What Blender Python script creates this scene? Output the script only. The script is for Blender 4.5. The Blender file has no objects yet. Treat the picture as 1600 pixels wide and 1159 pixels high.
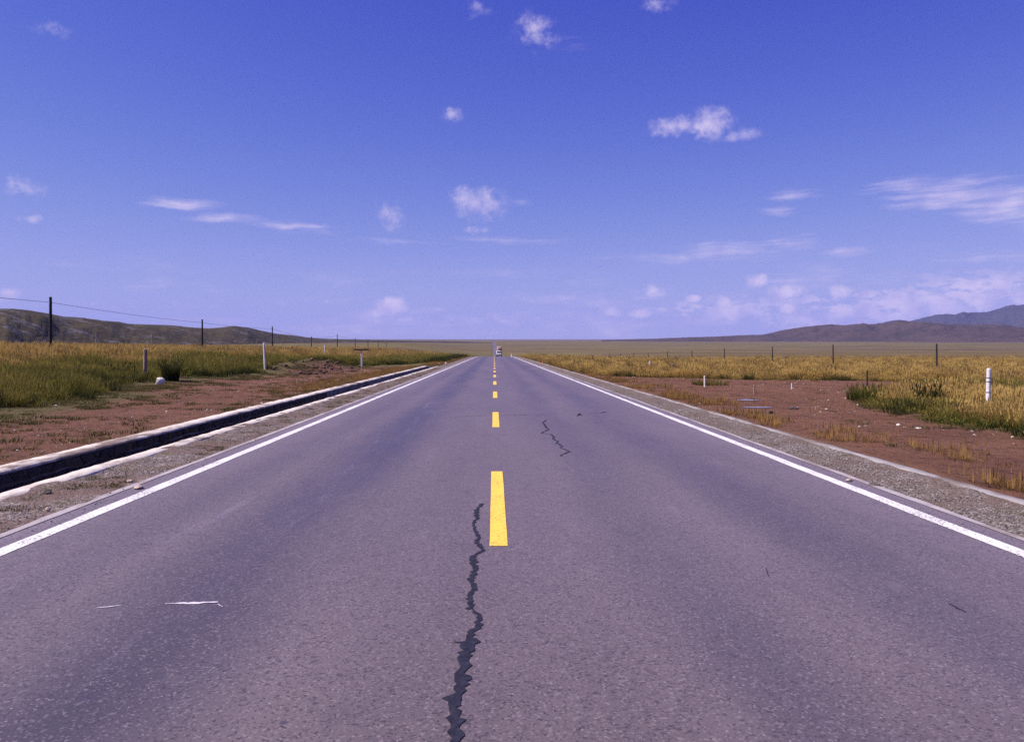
import bpy, bmesh, math, random
import numpy as np
from mathutils import Vector, Matrix

# ------------------------------------------------------------------ camera, sun, sky, exposure
S = bpy.context.scene
COL = S.collection
F = 1600 * 28 / 36.0            # focal length in photo pixels
H = 1.616                       # eye height
VX, VY = 772.0, 546.0           # where the level road would vanish

def px(x, y, z=0.0):
    """point of the ground at height z seen at a photo pixel"""
    d = (H - z) * F / (y - VY)
    return ((x - VX) * d / F, d)

cam = bpy.data.cameras.new('camera')
cam.lens = 28; cam.sensor_width = 36; cam.sensor_fit = 'HORIZONTAL'
cam.clip_start = 0.05; cam.clip_end = 60000
cam.shift_x = 28 / 1600; cam.shift_y = -33.5 / 1600
co = bpy.data.objects.new('camera', cam); COL.objects.link(co)
co.location = (0, 0, H)
co.rotation_euler = (math.radians(90), 0, 0)
S.camera = co

SUN_EL, SUN_AZ = math.radians(51), math.radians(-100)
sl = bpy.data.lights.new('sun', 'SUN'); sl.energy = 5.0; sl.angle = math.radians(0.5)
sl.color = (1.0, 0.93, 0.86)
so = bpy.data.objects.new('sun', sl); COL.objects.link(so)
sd = Vector((math.sin(SUN_AZ) * math.cos(SUN_EL), math.cos(SUN_AZ) * math.cos(SUN_EL), math.sin(SUN_EL)))
so.rotation_euler = sd.to_track_quat('Z', 'Y').to_euler()
so.location = sd * 50

S.view_settings.view_transform = 'Standard'
S.view_settings.look = 'None'
S.view_settings.gamma = 1
S.view_settings.exposure = 0.7
S.view_settings.use_curve_mapping = False
S.render.engine = 'CYCLES'
S.cycles.use_denoising = False
S.cycles.max_bounces = 5
S.cycles.diffuse_bounces = 2
S.cycles.volume_bounces = 0
S.cycles.transparent_max_bounces = 4

# ------------------------------------------------------------------ node helper
class NT:
    def __init__(s, tree):
        s.t = tree; s.n = tree.nodes; s.l = tree.links
    def node(s, typ, _in=None, **kw):
        n = s.n.new(typ)
        for k, v in kw.items(): setattr(n, k, v)
        if _in:
            for k, v in _in.items():
                sock = n.inputs[k]
                if hasattr(v, 'is_output') or isinstance(v, bpy.types.NodeSocket): s.l.new(v, sock)
                else: sock.default_value = v
        return n
    def m(s, op, a, b=0.0, c=0.0, clamp=False):
        n = s.node('ShaderNodeMath', {0: a, 1: b, 2: c}, operation=op, use_clamp=clamp)
        return n.outputs[0]
    def vm(s, op, a, b=(0, 0, 0), out=0):
        n = s.node('ShaderNodeVectorMath', {0: a, 1: b}, operation=op)
        return n.outputs[out]
    def scale(s, a, f):
        n = s.node('ShaderNodeVectorMath', {0: a, 'Scale': f}, operation='SCALE')
        return n.outputs[0]
    def noise(s, vec, scale, detail=3, rough=0.55, color=False, dist=0.0):
        n = s.node('ShaderNodeTexNoise', {'Vector': vec, 'Scale': scale, 'Detail': detail, 'Roughness': rough, 'Distortion': dist})
        return n.outputs['Color' if color else 'Fac']
    def ramp(s, v, lo, hi, a=0.0, b=1.0, smooth=True):
        n = s.node('ShaderNodeMapRange', {0: v, 1: lo, 2: hi, 3: a, 4: b}, interpolation_type='SMOOTHSTEP' if smooth else 'LINEAR')
        return n.outputs[0]
    def mix(s, f, a, b, mode='MIX'):
        n = s.n.new('ShaderNodeMix'); n.data_type = 'RGBA'; n.blend_type = mode
        for i, v in ((0, f), (6, a), (7, b)):
            if isinstance(v, bpy.types.NodeSocket): s.l.new(v, n.inputs[i])
            else: n.inputs[i].default_value = (*v, 1) if (i and len(v) == 3) else v
        return n.outputs[2]
    def attr(s, name, out='Fac'):
        return s.node('ShaderNodeAttribute', attribute_name=name).outputs[out]

# ------------------------------------------------------------------ world
SKY_CURVE = ((2.2, 3.7, 2.6, 5.0), (2.2, 2.05, 2.82, 5.1), (1.3, 1.15, 4.95, 5.05))   # gamma, gain, shoulder
def make_world():
    w = bpy.data.worlds.new('World'); S.world = w; w.use_nodes = True
    w.node_tree.nodes.clear()
    N = NT(w.node_tree)
    STR = 0.06
    sky = N.node('ShaderNodeTexSky', sky_type='NISHITA', sun_disc=False)
    sky.sun_elevation = SUN_EL; sky.sun_rotation = SUN_AZ
    sky.altitude = 3200; sky.air_density = 1.0; sky.dust_density = 0.15; sky.ozone_density = 1.0
    # slide-film response of a clear plateau sky: deeper and more violet than the model, the same all round
    ch = N.node('ShaderNodeSeparateColor', {0: sky.outputs[0]}).outputs
    cc = []
    for c, (g, k0, a, b) in zip(ch, SKY_CURVE):
        v = N.m('MULTIPLY', N.m('POWER', N.m('MULTIPLY', c, 0.1), g), k0)
        cc.append(N.m('DIVIDE', N.m('MULTIPLY', v, a / 1.6245 / STR), N.m('ADD', 1.0, N.m('MULTIPLY', v, b))))
    tint = N.node('ShaderNodeCombineColor', {0: cc[0], 1: cc[1], 2: cc[2]}).outputs[0]
    D = N.node('ShaderNodeTexCoord').outputs['Generated']
    xyz = N.node('ShaderNodeSeparateXYZ', {0: D})
    az = N.m('ARCTAN2', xyz.outputs[0], xyz.outputs[1])
    el = N.m('ARCSINE', xyz.outputs[2])
    P = N.node('ShaderNodeCombineXYZ', {0: az, 1: el, 2: 0.0}).outputs[0]
    # warped position for ragged edges
    wn = N.noise(D, 22.0, 4, 0.6, color=True)
    warp = N.scale(N.vm('SUBTRACT', wn, (0.5, 0.5, 0.5)), 0.018)
    PW = N.vm('ADD', P, warp)
    det = N.noise(D, 75.0, 5, 0.62)
    def ang(x, y):
        u = (x - VX) / F; v = (VY - y) / F
        return math.atan2(u, 1), math.asin(v / math.sqrt(1 + u * u + v * v))
    def blobs(lst, vec):
        cur = None
        for (x, y, rx, ry, amp) in lst:
            a, e = ang(x, y); c = math.cos(a)
            q = N.vm('MULTIPLY', N.vm('SUBTRACT', vec, (a, e, 0)), (F / rx / c * c * c if False else F / rx, F / ry, 0))
            ln = N.vm('LENGTH', q, out=1)
            v = N.m('MULTIPLY', N.m('SUBTRACT', 1.0, ln, clamp=True), amp)
            cur = v if cur is None else N.m('MAXIMUM', cur, v)
        return cur
    cum = [(1058, 197, 60, 22, .85), (1112, 195, 48, 34, .95), (1085, 198, 60, 20, .8), (1158, 210, 50, 16, .6), (752, 318, 58, 38, .85), (726, 308, 36, 24, .65),
           (745, 360, 26, 10, .6), (611, 340, 32, 36, .62), (600, 318, 30, 14, .4), (611, 480, 36, 21, 1.9), (594, 487, 26, 13, 1.5), (707, 180, 28, 17, .75),
           (834, 46, 46, 40, .58), (860, 62, 34, 22, .45), (745, 16, 34, 28, .4), (1025, 6, 50, 20, .4),
           (955, 485, 30, 14, 1.33), (998, 487, 28, 11, 1.19), (1022, 456, 22, 15, 1.26), (1083, 466, 18, 10, 1.40), (1088, 479, 18, 9, 1.12),
           (1132, 473, 22, 14, 1.54), (1138, 488, 24, 14, 1.68), (1116, 493, 26, 14, 1.40), (1186, 440, 22, 16, 1.33), (1228, 459, 36, 19, 1.40),
           (1236, 484, 19, 11, 1.54), (1312, 455, 24, 14, 1.40), (1300, 496, 50, 18, .9), (1250, 500, 50, 14, .9), (1372, 476, 40, 22, .8),
           (1380, 495, 60, 18, .8), (1475, 480, 60, 32, 1.1), (1540, 470, 50, 26, .8), (1575, 460, 70, 26, .7), (1070, 500, 40, 10, .6),
           (15, 461, 24, 11, .9), (40, 292, 46, 24, .5), (52, 342, 34, 11, .45), (85, 50, 40, 18, .38), (275, 410, 14, 6, .4),
           (745, 500, 80, 14, .5), (790, 498, 90, 18, .45), (445, 473, 14, 8, .6), (515, 472, 14, 8, .5), (985, 488, 16, 10, .6)]
    dc = blobs(cum, PW)
    ccum = N.ramp(N.m('ADD', dc, N.m('MULTIPLY', N.m('SUBTRACT', det, 0.5), 1.4)), 0.08, 1.12)
    ccum = N.m('MULTIPLY', ccum, N.ramp(dc, 0.02, 0.3))
    # wispy cirrus, stretched along the horizon
    PC = N.vm('ADD', P, N.scale(N.vm('SUBTRACT', wn, (0.5, 0.5, 0.5)), 0.010))
    tilt = N.node('ShaderNodeMapping', {'Vector': PC, 'Rotation': (0, 0, 0.16), 'Scale': (7, 75, 1)}).outputs[0]
    wsp = N.noise(tilt, 1.6, 6, 0.65)
    cir = [(285, 320, 80, 13, .9), (360, 342, 90, 12, .65), (450, 354, 90, 16, .7), (510, 364, 50, 9, .5), (620, 378, 120, 9, .45), (800, 376, 150, 10, .55),
           (1420, 290, 90, 18, .75), (1490, 302, 120, 34, .9), (1570, 318, 90, 34, .95), (1650, 330, 120, 40, .7), (1150, 393, 150, 24, .7),
           (1235, 380, 60, 22, .75), (1240, 305, 60, 14, .55), (1215, 331, 44, 14, .5), (1325, 396, 50, 14, .7), (1450, 384, 60, 12, .5),
           (1000, 400, 120, 14, .45), (1050, 405, 90, 14, .55), (815, 316, 30, 8, .5), (900, 66, 60, 18, .3), (1390, 440, 160, 20, .4), (1250, 440, 150, 22, .5), (1560, 405, 120, 22, .55)]
    dw = blobs(cir, PC)
    ccir = N.m('MULTIPLY', N.ramp(N.m('ADD', dw, N.m('MULTIPLY', N.m('SUBTRACT', wsp, 0.5), 1.7)), 0.08, 1.15), N.ramp(dw, 0.0, 0.35))
    bm = N.ramp(blobs([(1430, 490, 360, 60, 1.0), (1540, 455, 240, 46, .8), (1130, 486, 230, 34, .7), (780, 500, 200, 26, .45), (1750, 470, 300, 70, 1.0)], PW), 0, .8)
    bn2 = N.noise(N.vm('MULTIPLY', D, (1, 1, 2.4)), 34.0, 6, .62)
    cbank = N.m('MULTIPLY', N.ramp(N.m('ADD', bn2, N.m('MULTIPLY', bm, .12)), .52, .64), N.m('MULTIPLY', bm, .95))
    # thin streaks and low bank all the way round the sky
    bank = N.node('ShaderNodeMapping', {'Vector': D, 'Scale': (5, 5, 26)}).outputs[0]
    bn = N.noise(bank, 1.7, 6, 0.62)
    gen = N.m('MULTIPLY', N.ramp(bn, 0.46, 0.8), N.m('MULTIPLY', N.ramp(el, 0.0, 0.02), N.ramp(el, 0.13, 0.03)))
    gen = N.m('MULTIPLY', gen, 0.72)
    cl = N.m('MAXIMUM', N.m('MULTIPLY', ccum, 0.9), N.m('MULTIPLY', ccir, 0.78))
    cl = N.m('MAXIMUM', N.m('MAXIMUM', cl, cbank), gen, clamp=True)
    k = .62 / STR
    shade = N.ramp(N.noise(D, 40.0, 3, 0.5), 0.3, 0.7)
    ccol = N.mix(shade, (0.56 * k, 0.50 * k, 0.82 * k), (0.84 * k, 0.72 * k, 0.93 * k))
    col = N.mix(cl, tint, ccol)
    bg = N.node('ShaderNodeBackground', {'Color': col, 'Strength': STR})
    out = N.node('ShaderNodeOutputWorld')
    N.l.new(bg.outputs[0], out.inputs[0])
make_world()

# ------------------------------------------------------------------ numeric noise (numpy)
def _hash(ix, iy, seed):
    h = (ix.astype(np.int64) * 374761393 + iy.astype(np.int64) * 668265263 + seed * 974711) & 0xffffffff
    h = ((h ^ (h >> 13)) * 1274126177) & 0xffffffff
    return ((h ^ (h >> 16)) & 0xffff) / 65535.0
def vnoise(x, y, seed=0):
    x = np.asarray(x, float); y = np.asarray(y, float)
    ix = np.floor(x); iy = np.floor(y); fx = x - ix; fy = y - iy
    fx = fx * fx * (3 - 2 * fx); fy = fy * fy * (3 - 2 * fy)
    a = _hash(ix, iy, seed); b = _hash(ix + 1, iy, seed); c = _hash(ix, iy + 1, seed); d = _hash(ix + 1, iy + 1, seed)
    return (a * (1 - fx) + b * fx) * (1 - fy) + (c * (1 - fx) + d * fx) * fy
def fbm(x, y, seed=0, oct=4, g=0.5):
    s = 0; a = 1; t = 0
    for i in range(oct):
        s = s + a * vnoise(np.asarray(x) * 2 ** i, np.asarray(y) * 2 ** i, seed + i * 17); t += a; a *= g
    return s / t - 0.5
def sstep(x, a, b):
    t = np.clip((np.asarray(x, float) - a) / (b - a), 0, 1); return t * t * (3 - 2 * t)
def curve(xs, ys):
    xs = np.array(xs, float); ys = np.array(ys, float)
    d = np.diff(ys) / np.diff(xs)
    m = np.zeros(len(xs)); m[0] = d[0]; m[-1] = d[-1]
    for i in range(1, len(xs) - 1):
        m[i] = 0 if d[i - 1] * d[i] <= 0 else 2 * d[i - 1] * d[i] / (d[i - 1] + d[i])
    def f(x):
        x = np.asarray(x, float); xc = np.clip(x, xs[0], xs[-1])
        i = np.clip(np.searchsorted(xs, xc, side='right') - 1, 0, len(xs) - 2)
        h = xs[i + 1] - xs[i]; t = (xc - xs[i]) / h
        y = (2*t**3-3*t**2+1)*ys[i] + (t**3-2*t**2+t)*h*m[i] + (-2*t**3+3*t**2)*ys[i+1] + (t**3-t**2)*h*m[i+1]
        return y + np.where(x > xs[-1], (x - xs[-1]) * m[-1], 0) + np.where(x < xs[0], (x - xs[0]) * m[0], 0)
    return f

# ------------------------------------------------------------------ lie of the land
road_z = curve([-400, 0, 165, 180, 200, 220, 240, 300, 400, 600, 800, 900, 1000, 1200, 1600, 2500, 4000, 8000, 20000],
               [0, 0, 0, -.03, -.157, -.38, -.70, -1.25, -2.2, -4.2, -6.0, -5.9, -4.6, -1.76, 4.2, 20.7, 41.8, 94.9, 259])
left_far = curve([-400, 0, 400, 700, 1000, 1600, 2500, 4000, 8000, 20000], [0, 0, 0, 2.6, 7.4, 14.2, 24.2, 42, 98, 259])
left_near = curve([-3000, -200, -80, -40, -28, -18, -13, -10, -6.8, 0], [2.2, 1.7, 1.55, 1.15, .9, .5, .17, .06, 0, 0])
right_flat = curve([-400, 0, 165, 400, 900, 1200, 1600, 20000], [0, 0, -.05, -.5, -.9, -1.7, -6, -20])
def bend(d):
    d = np.asarray(d, float)
    return 3.0 * sstep(d, 300, 900) - 2.6 * sstep(d, 900, 2600)
def ground_z(X, d):
    X = np.asarray(X, float); d = np.asarray(d, float)
    wl = sstep(-X, 6.8, 26 + 0.12 * np.maximum(d - 150, 0))
    zl = left_near(X) * (1 - .6 * sstep(d, 250, 700)) + left_far(d)
    zc = road_z(d)
    wr = sstep(X, 14 + .03 * d, 60 + .12 * d)
    zc = zc * (1 - wr) + np.maximum(right_flat(d), zc) * wr
    r = (0.2 + 0.0028 * np.clip(d - 40, 0, 150)) * sstep(X, 7, 28) * (1 - sstep(d, 250, 900))
    z = zc * (1 - wl) + zl * wl - r
    near = sstep(np.abs(X), 6.9, 9) + 0 * d
    z = z + near * (fbm(X / 5, d / 5, 3) * 0.16 + fbm(X / 1.1, d / 1.1, 5) * 0.06)
    z = z + sstep(d, 250, 900) * sstep(np.abs(X), 10, 120) * fbm(X / 150, d / 150, 9) * 3.0 * np.clip(d / 1500, 0, 1)
    # dug bank with rubble on the left, and a low ridge of earth on the right
    z = z + .55 * np.exp(-((X + 15.2) / 1.7) ** 2 - ((d - 66) / 11) ** 2) * (1 + fbm(X / 1.3, d / 1.3, 31) * 1.6)
    z = z - .35 * np.exp(-((X + 12.3) / 1.1) ** 2 - ((d - 62) / 9) ** 2)
    z = z + .16 * np.exp(-((X - 9.5) / 4.5) ** 2 - ((d - 31) / 1.4) ** 2)
    return z
_XL = curve([-50, 0, 20, 27, 32, 38, 48, 55, 66, 76, 85, 95, 120, 200, 3000], [-12.5, -12.5, -12.9, -13.3, -15.2, -15.8, -14.6, -15.6, -16.4, -13, -10.2, -8.4, -7.4, -7.0, -7])
_XR = curve([-50, 0, 14, 20, 25, 28, 32, 37, 42, 46], [9.4, 9.3, 9.9, 10.4, 11.4, 13.0, 15.8, 19.5, 25, 60])
_DB = curve([5.7, 7, 10, 20, 30, 90], [58, 48.5, 46.5, 44.5, 42, 40])
def grass_depth(X, d):
    """metres inside the tall grass (negative on bare earth)"""
    X = np.asarray(X, float); d = np.asarray(d, float)
    n = fbm(X / 1.6, d / 1.6, 41, 3) * 1.7
    gl = _XL(d) - X
    gr = np.maximum(np.where(d < 46, X - _XR(d), -9), np.minimum((d - _DB(X)), (X - 5.9) * 3))
    return np.where(X < 0, gl, gr) + n

# ------------------------------------------------------------------ object helpers
def tag(o, label=None, cat=None, group=None, kind=None):
    if label: o['label'] = label
    if cat: o['category'] = cat
    if group: o['group'] = group
    if kind: o['kind'] = kind
    return o
def link(name, me, mat=None, parent=None):
    o = bpy.data.objects.new(name, me); COL.objects.link(o)
    if mat and not me.materials: me.materials.append(mat)
    if parent: o.parent = parent
    return o
def empty(name, loc, rz=0.0):
    o = bpy.data.objects.new(name, None); COL.objects.link(o)
    o.location = loc; o.rotation_euler = (0, 0, rz); o.empty_display_size = .2
    return o
def mesh_from(verts, faces, name='mesh', smooth=False):
    me = bpy.data.meshes.new(name)
    me.from_pydata([tuple(v) for v in verts], [], [tuple(f) for f in faces]); me.update()
    if smooth: me.polygons.foreach_set('use_smooth', [True] * len(me.polygons))
    return me
def np_grid(V, nr, nc, name, smooth=True):
    """V: (nr*nc,3) array -> grid mesh, fast"""
    me = bpy.data.meshes.new(name)
    idx = np.arange(nr * nc).reshape(nr, nc)
    q = np.stack([idx[:-1, :-1], idx[:-1, 1:], idx[1:, 1:], idx[1:, :-1]], -1).reshape(-1, 4)
    me.vertices.add(len(V)); me.vertices.foreach_set('co', np.asarray(V, np.float32).ravel())
    me.loops.add(q.size); me.loops.foreach_set('vertex_index', q.ravel().astype(np.int32))
    me.polygons.add(len(q)); me.polygons.foreach_set('loop_start', (np.arange(len(q)) * 4).astype(np.int32))
    me.update(calc_edges=True); me.validate()
    if smooth: me.polygons.foreach_set('use_smooth', [True] * len(me.polygons))
    return me
def vattr(me, name, vals):
    a = me.attributes.new(name, 'FLOAT', 'POINT'); a.data.foreach_set('value', np.asarray(vals, np.float32).ravel())
class MB:
    def __init__(s): s.b = bmesh.new()
    def box(s, c, size, rot=None, bevel=0.0, taper=None):
        m = Matrix.Translation(Vector(c))
        if rot is not None: m = m @ rot
        r = bmesh.ops.create_cube(s.b, size=1.0)
        vs = r['verts']
        for v in vs:
            if taper and v.co.z > 0: v.co.x *= taper[0]; v.co.y *= taper[1]
            v.co = Vector((v.co.x * size[0], v.co.y * size[1], v.co.z * size[2]))
        if bevel:
            es = list({e for v in vs for e in v.link_edges})
            rb = bmesh.ops.bevel(s.b, geom=es, offset=bevel, segments=2, affect='EDGES', profile=0.5)
            vs = list({v for f in rb['faces'] for v in f.verts} | {v for v in vs if v.is_valid})
        for v in vs: v.co = m @ v.co
        return s
    def tube(s, p, q, r0, r1=None, n=8):
        p = Vector(p); q = Vector(q); r1 = r0 if r1 is None else r1
        z = (q - p); L = z.length
        m = Matrix.Translation((p + q) / 2) @ z.to_track_quat('Z', 'Y').to_matrix().to_4x4()
        bmesh.ops.create_cone(s.b, cap_ends=True, segments=n, radius1=r0, radius2=r1, depth=L, matrix=m)
        return s
    def path(s, pts, r, n=4):
        rings = []
        for i, p in enumerate(pts):
            p = Vector(p); a = Vector(pts[max(i - 1, 0)]); c = Vector(pts[min(i + 1, len(pts) - 1)])
            t = (c - a).normalized(); u = t.cross(Vector((0, 0, 1))).normalized(); w = u.cross(t)
            rings.append([s.b.verts.new(p + (u * math.cos(k * 2 * math.pi / n) + w * math.sin(k * 2 * math.pi / n)) * r) for k in range(n)])
        for i in range(len(rings) - 1):
            for k in range(n): s.b.faces.new((rings[i][k], rings[i][(k + 1) % n], rings[i + 1][(k + 1) % n], rings[i + 1][k]))
        s.b.faces.new(rings[0][::-1]); s.b.faces.new(rings[-1]); return s
    def rock(s, c, size, seed=0, sub=2, rough=.3):
        r = bmesh.ops.create_icosphere(s.b, subdivisions=sub, radius=0.5)
        rnd = random.Random(seed); o = [rnd.uniform(-9, 9) for _ in range(3)]
        planes = [(Vector((rnd.gauss(0, 1), rnd.gauss(0, 1), rnd.gauss(0, 1))).normalized(), rnd.uniform(.30, .44)) for _ in range(9)]
        for v in r['verts']:
            p = v.co.copy()
            for n_, dd in planes:
                k = p.dot(n_)
                if k > dd: p -= n_ * (k - dd)
            p *= 1 + rough * float(fbm(p.x * 4 + o[0] + p.z * 3, p.y * 4 + o[1] + p.z * 2, seed, 2))
            v.co = Vector((p.x * size[0], p.y * size[1], p.z * size[2])) + Vector(c)
        return s
    def poly(s, pts):
        s.b.faces.new([s.b.verts.new(p) for p in pts]); return s
    def build(s, name, mat=None, parent=None, smooth=False):
        bmesh.ops.recalc_face_normals(s.b, faces=s.b.faces)
        me = bpy.data.meshes.new(name); s.b.to_mesh(me); s.b.free()
        if smooth: me.polygons.foreach_set('use_smooth', [True] * len(me.polygons))
        return link(name, me, mat, parent)

# ------------------------------------------------------------------ materials
def new_mat(name):
    m = bpy.data.materials.new(name); m.use_nodes = True; m.node_tree.nodes.clear()
    return m, NT(m.node_tree)
def finish(N, color, rough=0.85, bump=None, dist=0.01, strength=1.0, spec=0.3, metal=0.0, alpha=None):
    p = N.node('ShaderNodeBsdfPrincipled', {'Roughness': rough, 'Specular IOR Level': spec, 'Metallic': metal})
    if isinstance(color, bpy.types.NodeSocket): N.l.new(color, p.inputs['Base Color'])
    else: p.inputs['Base Color'].default_value = (*color, 1)
    if bump is not None:
        b = N.node('ShaderNodeBump', {'Height': bump, 'Distance': dist, 'Strength': strength})
        N.l.new(b.outputs[0], p.inputs['Normal'])
    o = N.node('ShaderNodeOutputMaterial'); N.l.new(p.outputs[0], o.inputs[0])
    return p
def plain(name, col, rough=.6, vary=.12, scale=6.0, spec=.3, metal=0.0, bump=.0):
    m, N = new_mat(name)
    P = N.node('ShaderNodeTexCoord').outputs['Object']
    n = N.noise(P, scale, 4, .6)
    c = N.mix(N.ramp(n, .25, .75), tuple(v * (1 - vary) for v in col), tuple(min(v * (1 + vary), 1) for v in col))
    finish(N, c, rough, N.noise(P, scale * 4, 3) if bump else None, bump, 1.0, spec, metal)
    return m
def geopos(N): return N.node('ShaderNodeNewGeometry').outputs['Position']

def asphalt_nodes(N, P):
    xyz = N.node('ShaderNodeSeparateXYZ', {0: P}); X = xyz.outputs[0]
    big = N.noise(N.vm('MULTIPLY', P, (1, .18, 1)), .55, 5, .6)
    base = N.mix(N.ramp(big, .25, .75), (.078, .056, .064), (.120, .086, .094))
    # tyre tracks polished dark
    wob = N.m('MULTIPLY', N.m('SUBTRACT', N.noise(N.vm('MULTIPLY', P, (.3, .05, 1)), 1.0, 2), .5), .7)
    Xw = N.m('ADD', X, wob)
    tr = None
    for c, w, a in ((-1.8, .85, .95), (-3.0, .38, .3), (1.3, .6, .40), (2.7, .75, .55)):
        g = N.m('MULTIPLY', N.ramp(N.m('ABSOLUTE', N.m('SUBTRACT', Xw, c)), w, .05), a)
        tr = g if tr is None else N.m('MAXIMUM', tr, g)
    patchy = N.ramp(N.noise(N.vm('MULTIPLY', P, (.9, .22, 1)), .9, 4, .65), .3, .65)
    tr = N.m('MULTIPLY', tr, N.m('ADD', N.m('MULTIPLY', patchy, .5), .5))
    base = N.mix(N.m('MULTIPLY', tr, 1.0), base, (.030, .024, .038))
    # pale dusty scuffs of the left lane
    sc = N.ramp(N.noise(N.node('ShaderNodeMapping', {'Vector': P, 'Rotation': (0, 0, .12), 'Scale': (2.2, .16, 1)}).outputs[0], 1.0, 5, .7, dist=.6), .55, .8)
    lft = N.ramp(X, -.3, -2.2)
    base = N.mix(N.m('MULTIPLY', N.m('MULTIPLY', sc, lft), .4), base, (.25, .21, .27))
    # dirt washed to the edges
    edge = N.ramp(N.m('ABSOLUTE', N.m('SUBTRACT', X, .1)), 3.3, 4.3)
    base = N.mix(N.m('MULTIPLY', edge, .35), base, (.2, .155, .175))
    # aggregate: every stone of the mix its own tone, dark pits between
    ag = N.noise(P, 60.0, 4, .8)
    WP = N.vm('ADD', P, N.scale(N.noise(P, 30.0, 2, color=True), .02))
    va = N.node('ShaderNodeTexVoronoi', {'Vector': WP, 'Scale': 85.0}, feature='F1')
    vb = N.node('ShaderNodeTexVoronoi', {'Vector': WP, 'Scale': 36.0}, feature='F1')
    ra = N.node('ShaderNodeSeparateColor', {0: va.outputs['Color']}).outputs
    rb_ = N.node('ShaderNodeSeparateColor', {0: vb.outputs['Color']}).outputs
    sp = N.m('ADD', N.m('MULTIPLY', ra[0], .76), N.m('MULTIPLY', rb_[0], .24))
    base = N.mix(N.m('MULTIPLY', N.ramp(sp, .42, .10), .85), base, (.020, .014, .020))
    base = N.mix(N.m('MULTIPLY', N.ramp(ra[1], .80, 1.0), .36), base, (.28, .23, .25))
    base = N.mix(N.m('MULTIPLY', N.ramp(ag, .46, .30), .7), base, (.018, .013, .018))
    st = N.noise(N.vm('MULTIPLY', P, (1.0, .45, 1)), 2.3, 6, .75)
    base = N.mix(N.m('MULTIPLY', N.ramp(st, .54, .72), .45), base, (.035, .026, .036))
    base = N.mix(N.m('MULTIPLY', N.ramp(st, .44, .28), .22), base, (.19, .15, .155))
    vor = N.node('ShaderNodeTexVoronoi', {'Vector': P, 'Scale': 40.0}, feature='F1')
    pick = N.node('ShaderNodeSeparateColor', {0: vor.outputs['Color']}).outputs[0]
    chip = N.m('MULTIPLY', N.ramp(N.m('ADD', vor.outputs['Distance'], N.m('MULTIPLY', ag, .3)), .36, .26), N.m('GREATER_THAN', pick, .972))
    base = N.mix(N.m('MULTIPLY', chip, .6), base, (.42, .37, .41))
    vor2 = N.node('ShaderNodeTexVoronoi', {'Vector': N.vm('ADD', P, (7.3, 3.1, 0)), 'Scale': 9.0}, feature='F1')
    pick2 = N.node('ShaderNodeSeparateColor', {0: vor2.outputs['Color']}).outputs[1]
    pit = N.m('MULTIPLY', N.ramp(N.m('ADD', vor2.outputs['Distance'], N.m('MULTIPLY', ag, .25)), .36, .24), N.m('GREATER_THAN', pick2, .97))
    base = N.mix(N.m('MULTIPLY', pit, .8), base, (.028, .022, .035))
    return base, ag, tr
def mat_asphalt():
    m, N = new_mat('asphalt')
    P = geopos(N)
    c, ag, tr = asphalt_nodes(N, P)
    rough = N.ramp(tr, 0, 1, .62, .5, False)
    p = finish(N, c, rough, ag, .006, .9, .3)
    # dusty film of a dry road: paler the flatter it is looked at
    p.inputs['Sheen Weight'].default_value = .22; p.inputs['Sheen Roughness'].default_value = .45
    p.inputs['Sheen Tint'].default_value = (.95, .76, .92, 1)
    return m
def mat_paint(name, col, wear=.4):
    m, N = new_mat(name)
    P = geopos(N)
    ca, ag, tr = asphalt_nodes(N, P)
    n = N.noise(P, 38.0, 5, .8); big = N.noise(P, 1.6, 3)
    dirt = N.noise(P, 7.0, 5, .7)
    cc = N.mix(N.ramp(dirt, .45, .8), col, tuple(v * .72 for v in col))
    w = N.ramp(N.m('ADD', n, N.m('MULTIPLY', big, .22)), wear, wear + .08)
    cc = N.mix(w, cc, ca)
    finish(N, cc, .55, ag, .004, .6, .3)
    return m
def mat_bitumen():
    m, N = new_mat('bitumen'); P = geopos(N)
    n = N.noise(P, 24.0, 5, .7)
    c = N.mix(N.ramp(n, .35, .75), (.010, .009, .020), (.028, .026, .05))
    finish(N, c, .8, n, .006, 1, .2); return m
def mat_concrete(name, a, b, dirt):
    m, N = new_mat(name); P = geopos(N)
    n = N.noise(P, 3.0, 6, .65); f = N.noise(P, 40.0, 4, .6); g = N.noise(N.vm('MULTIPLY', P, (1, .35, 1)), 1.3, 5, .7)
    c = N.mix(N.ramp(n, .3, .7), a, b)
    c = N.mix(N.m('MULTIPLY', N.ramp(g, .49, .62), .9), c, dirt)
    c = N.mix(N.m('MULTIPLY', N.ramp(f, .42, .25), .5), c, tuple(v * .35 for v in a))
    finish(N, c, .9, N.m('ADD', f, n), .012, .7, .2); return m
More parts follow.
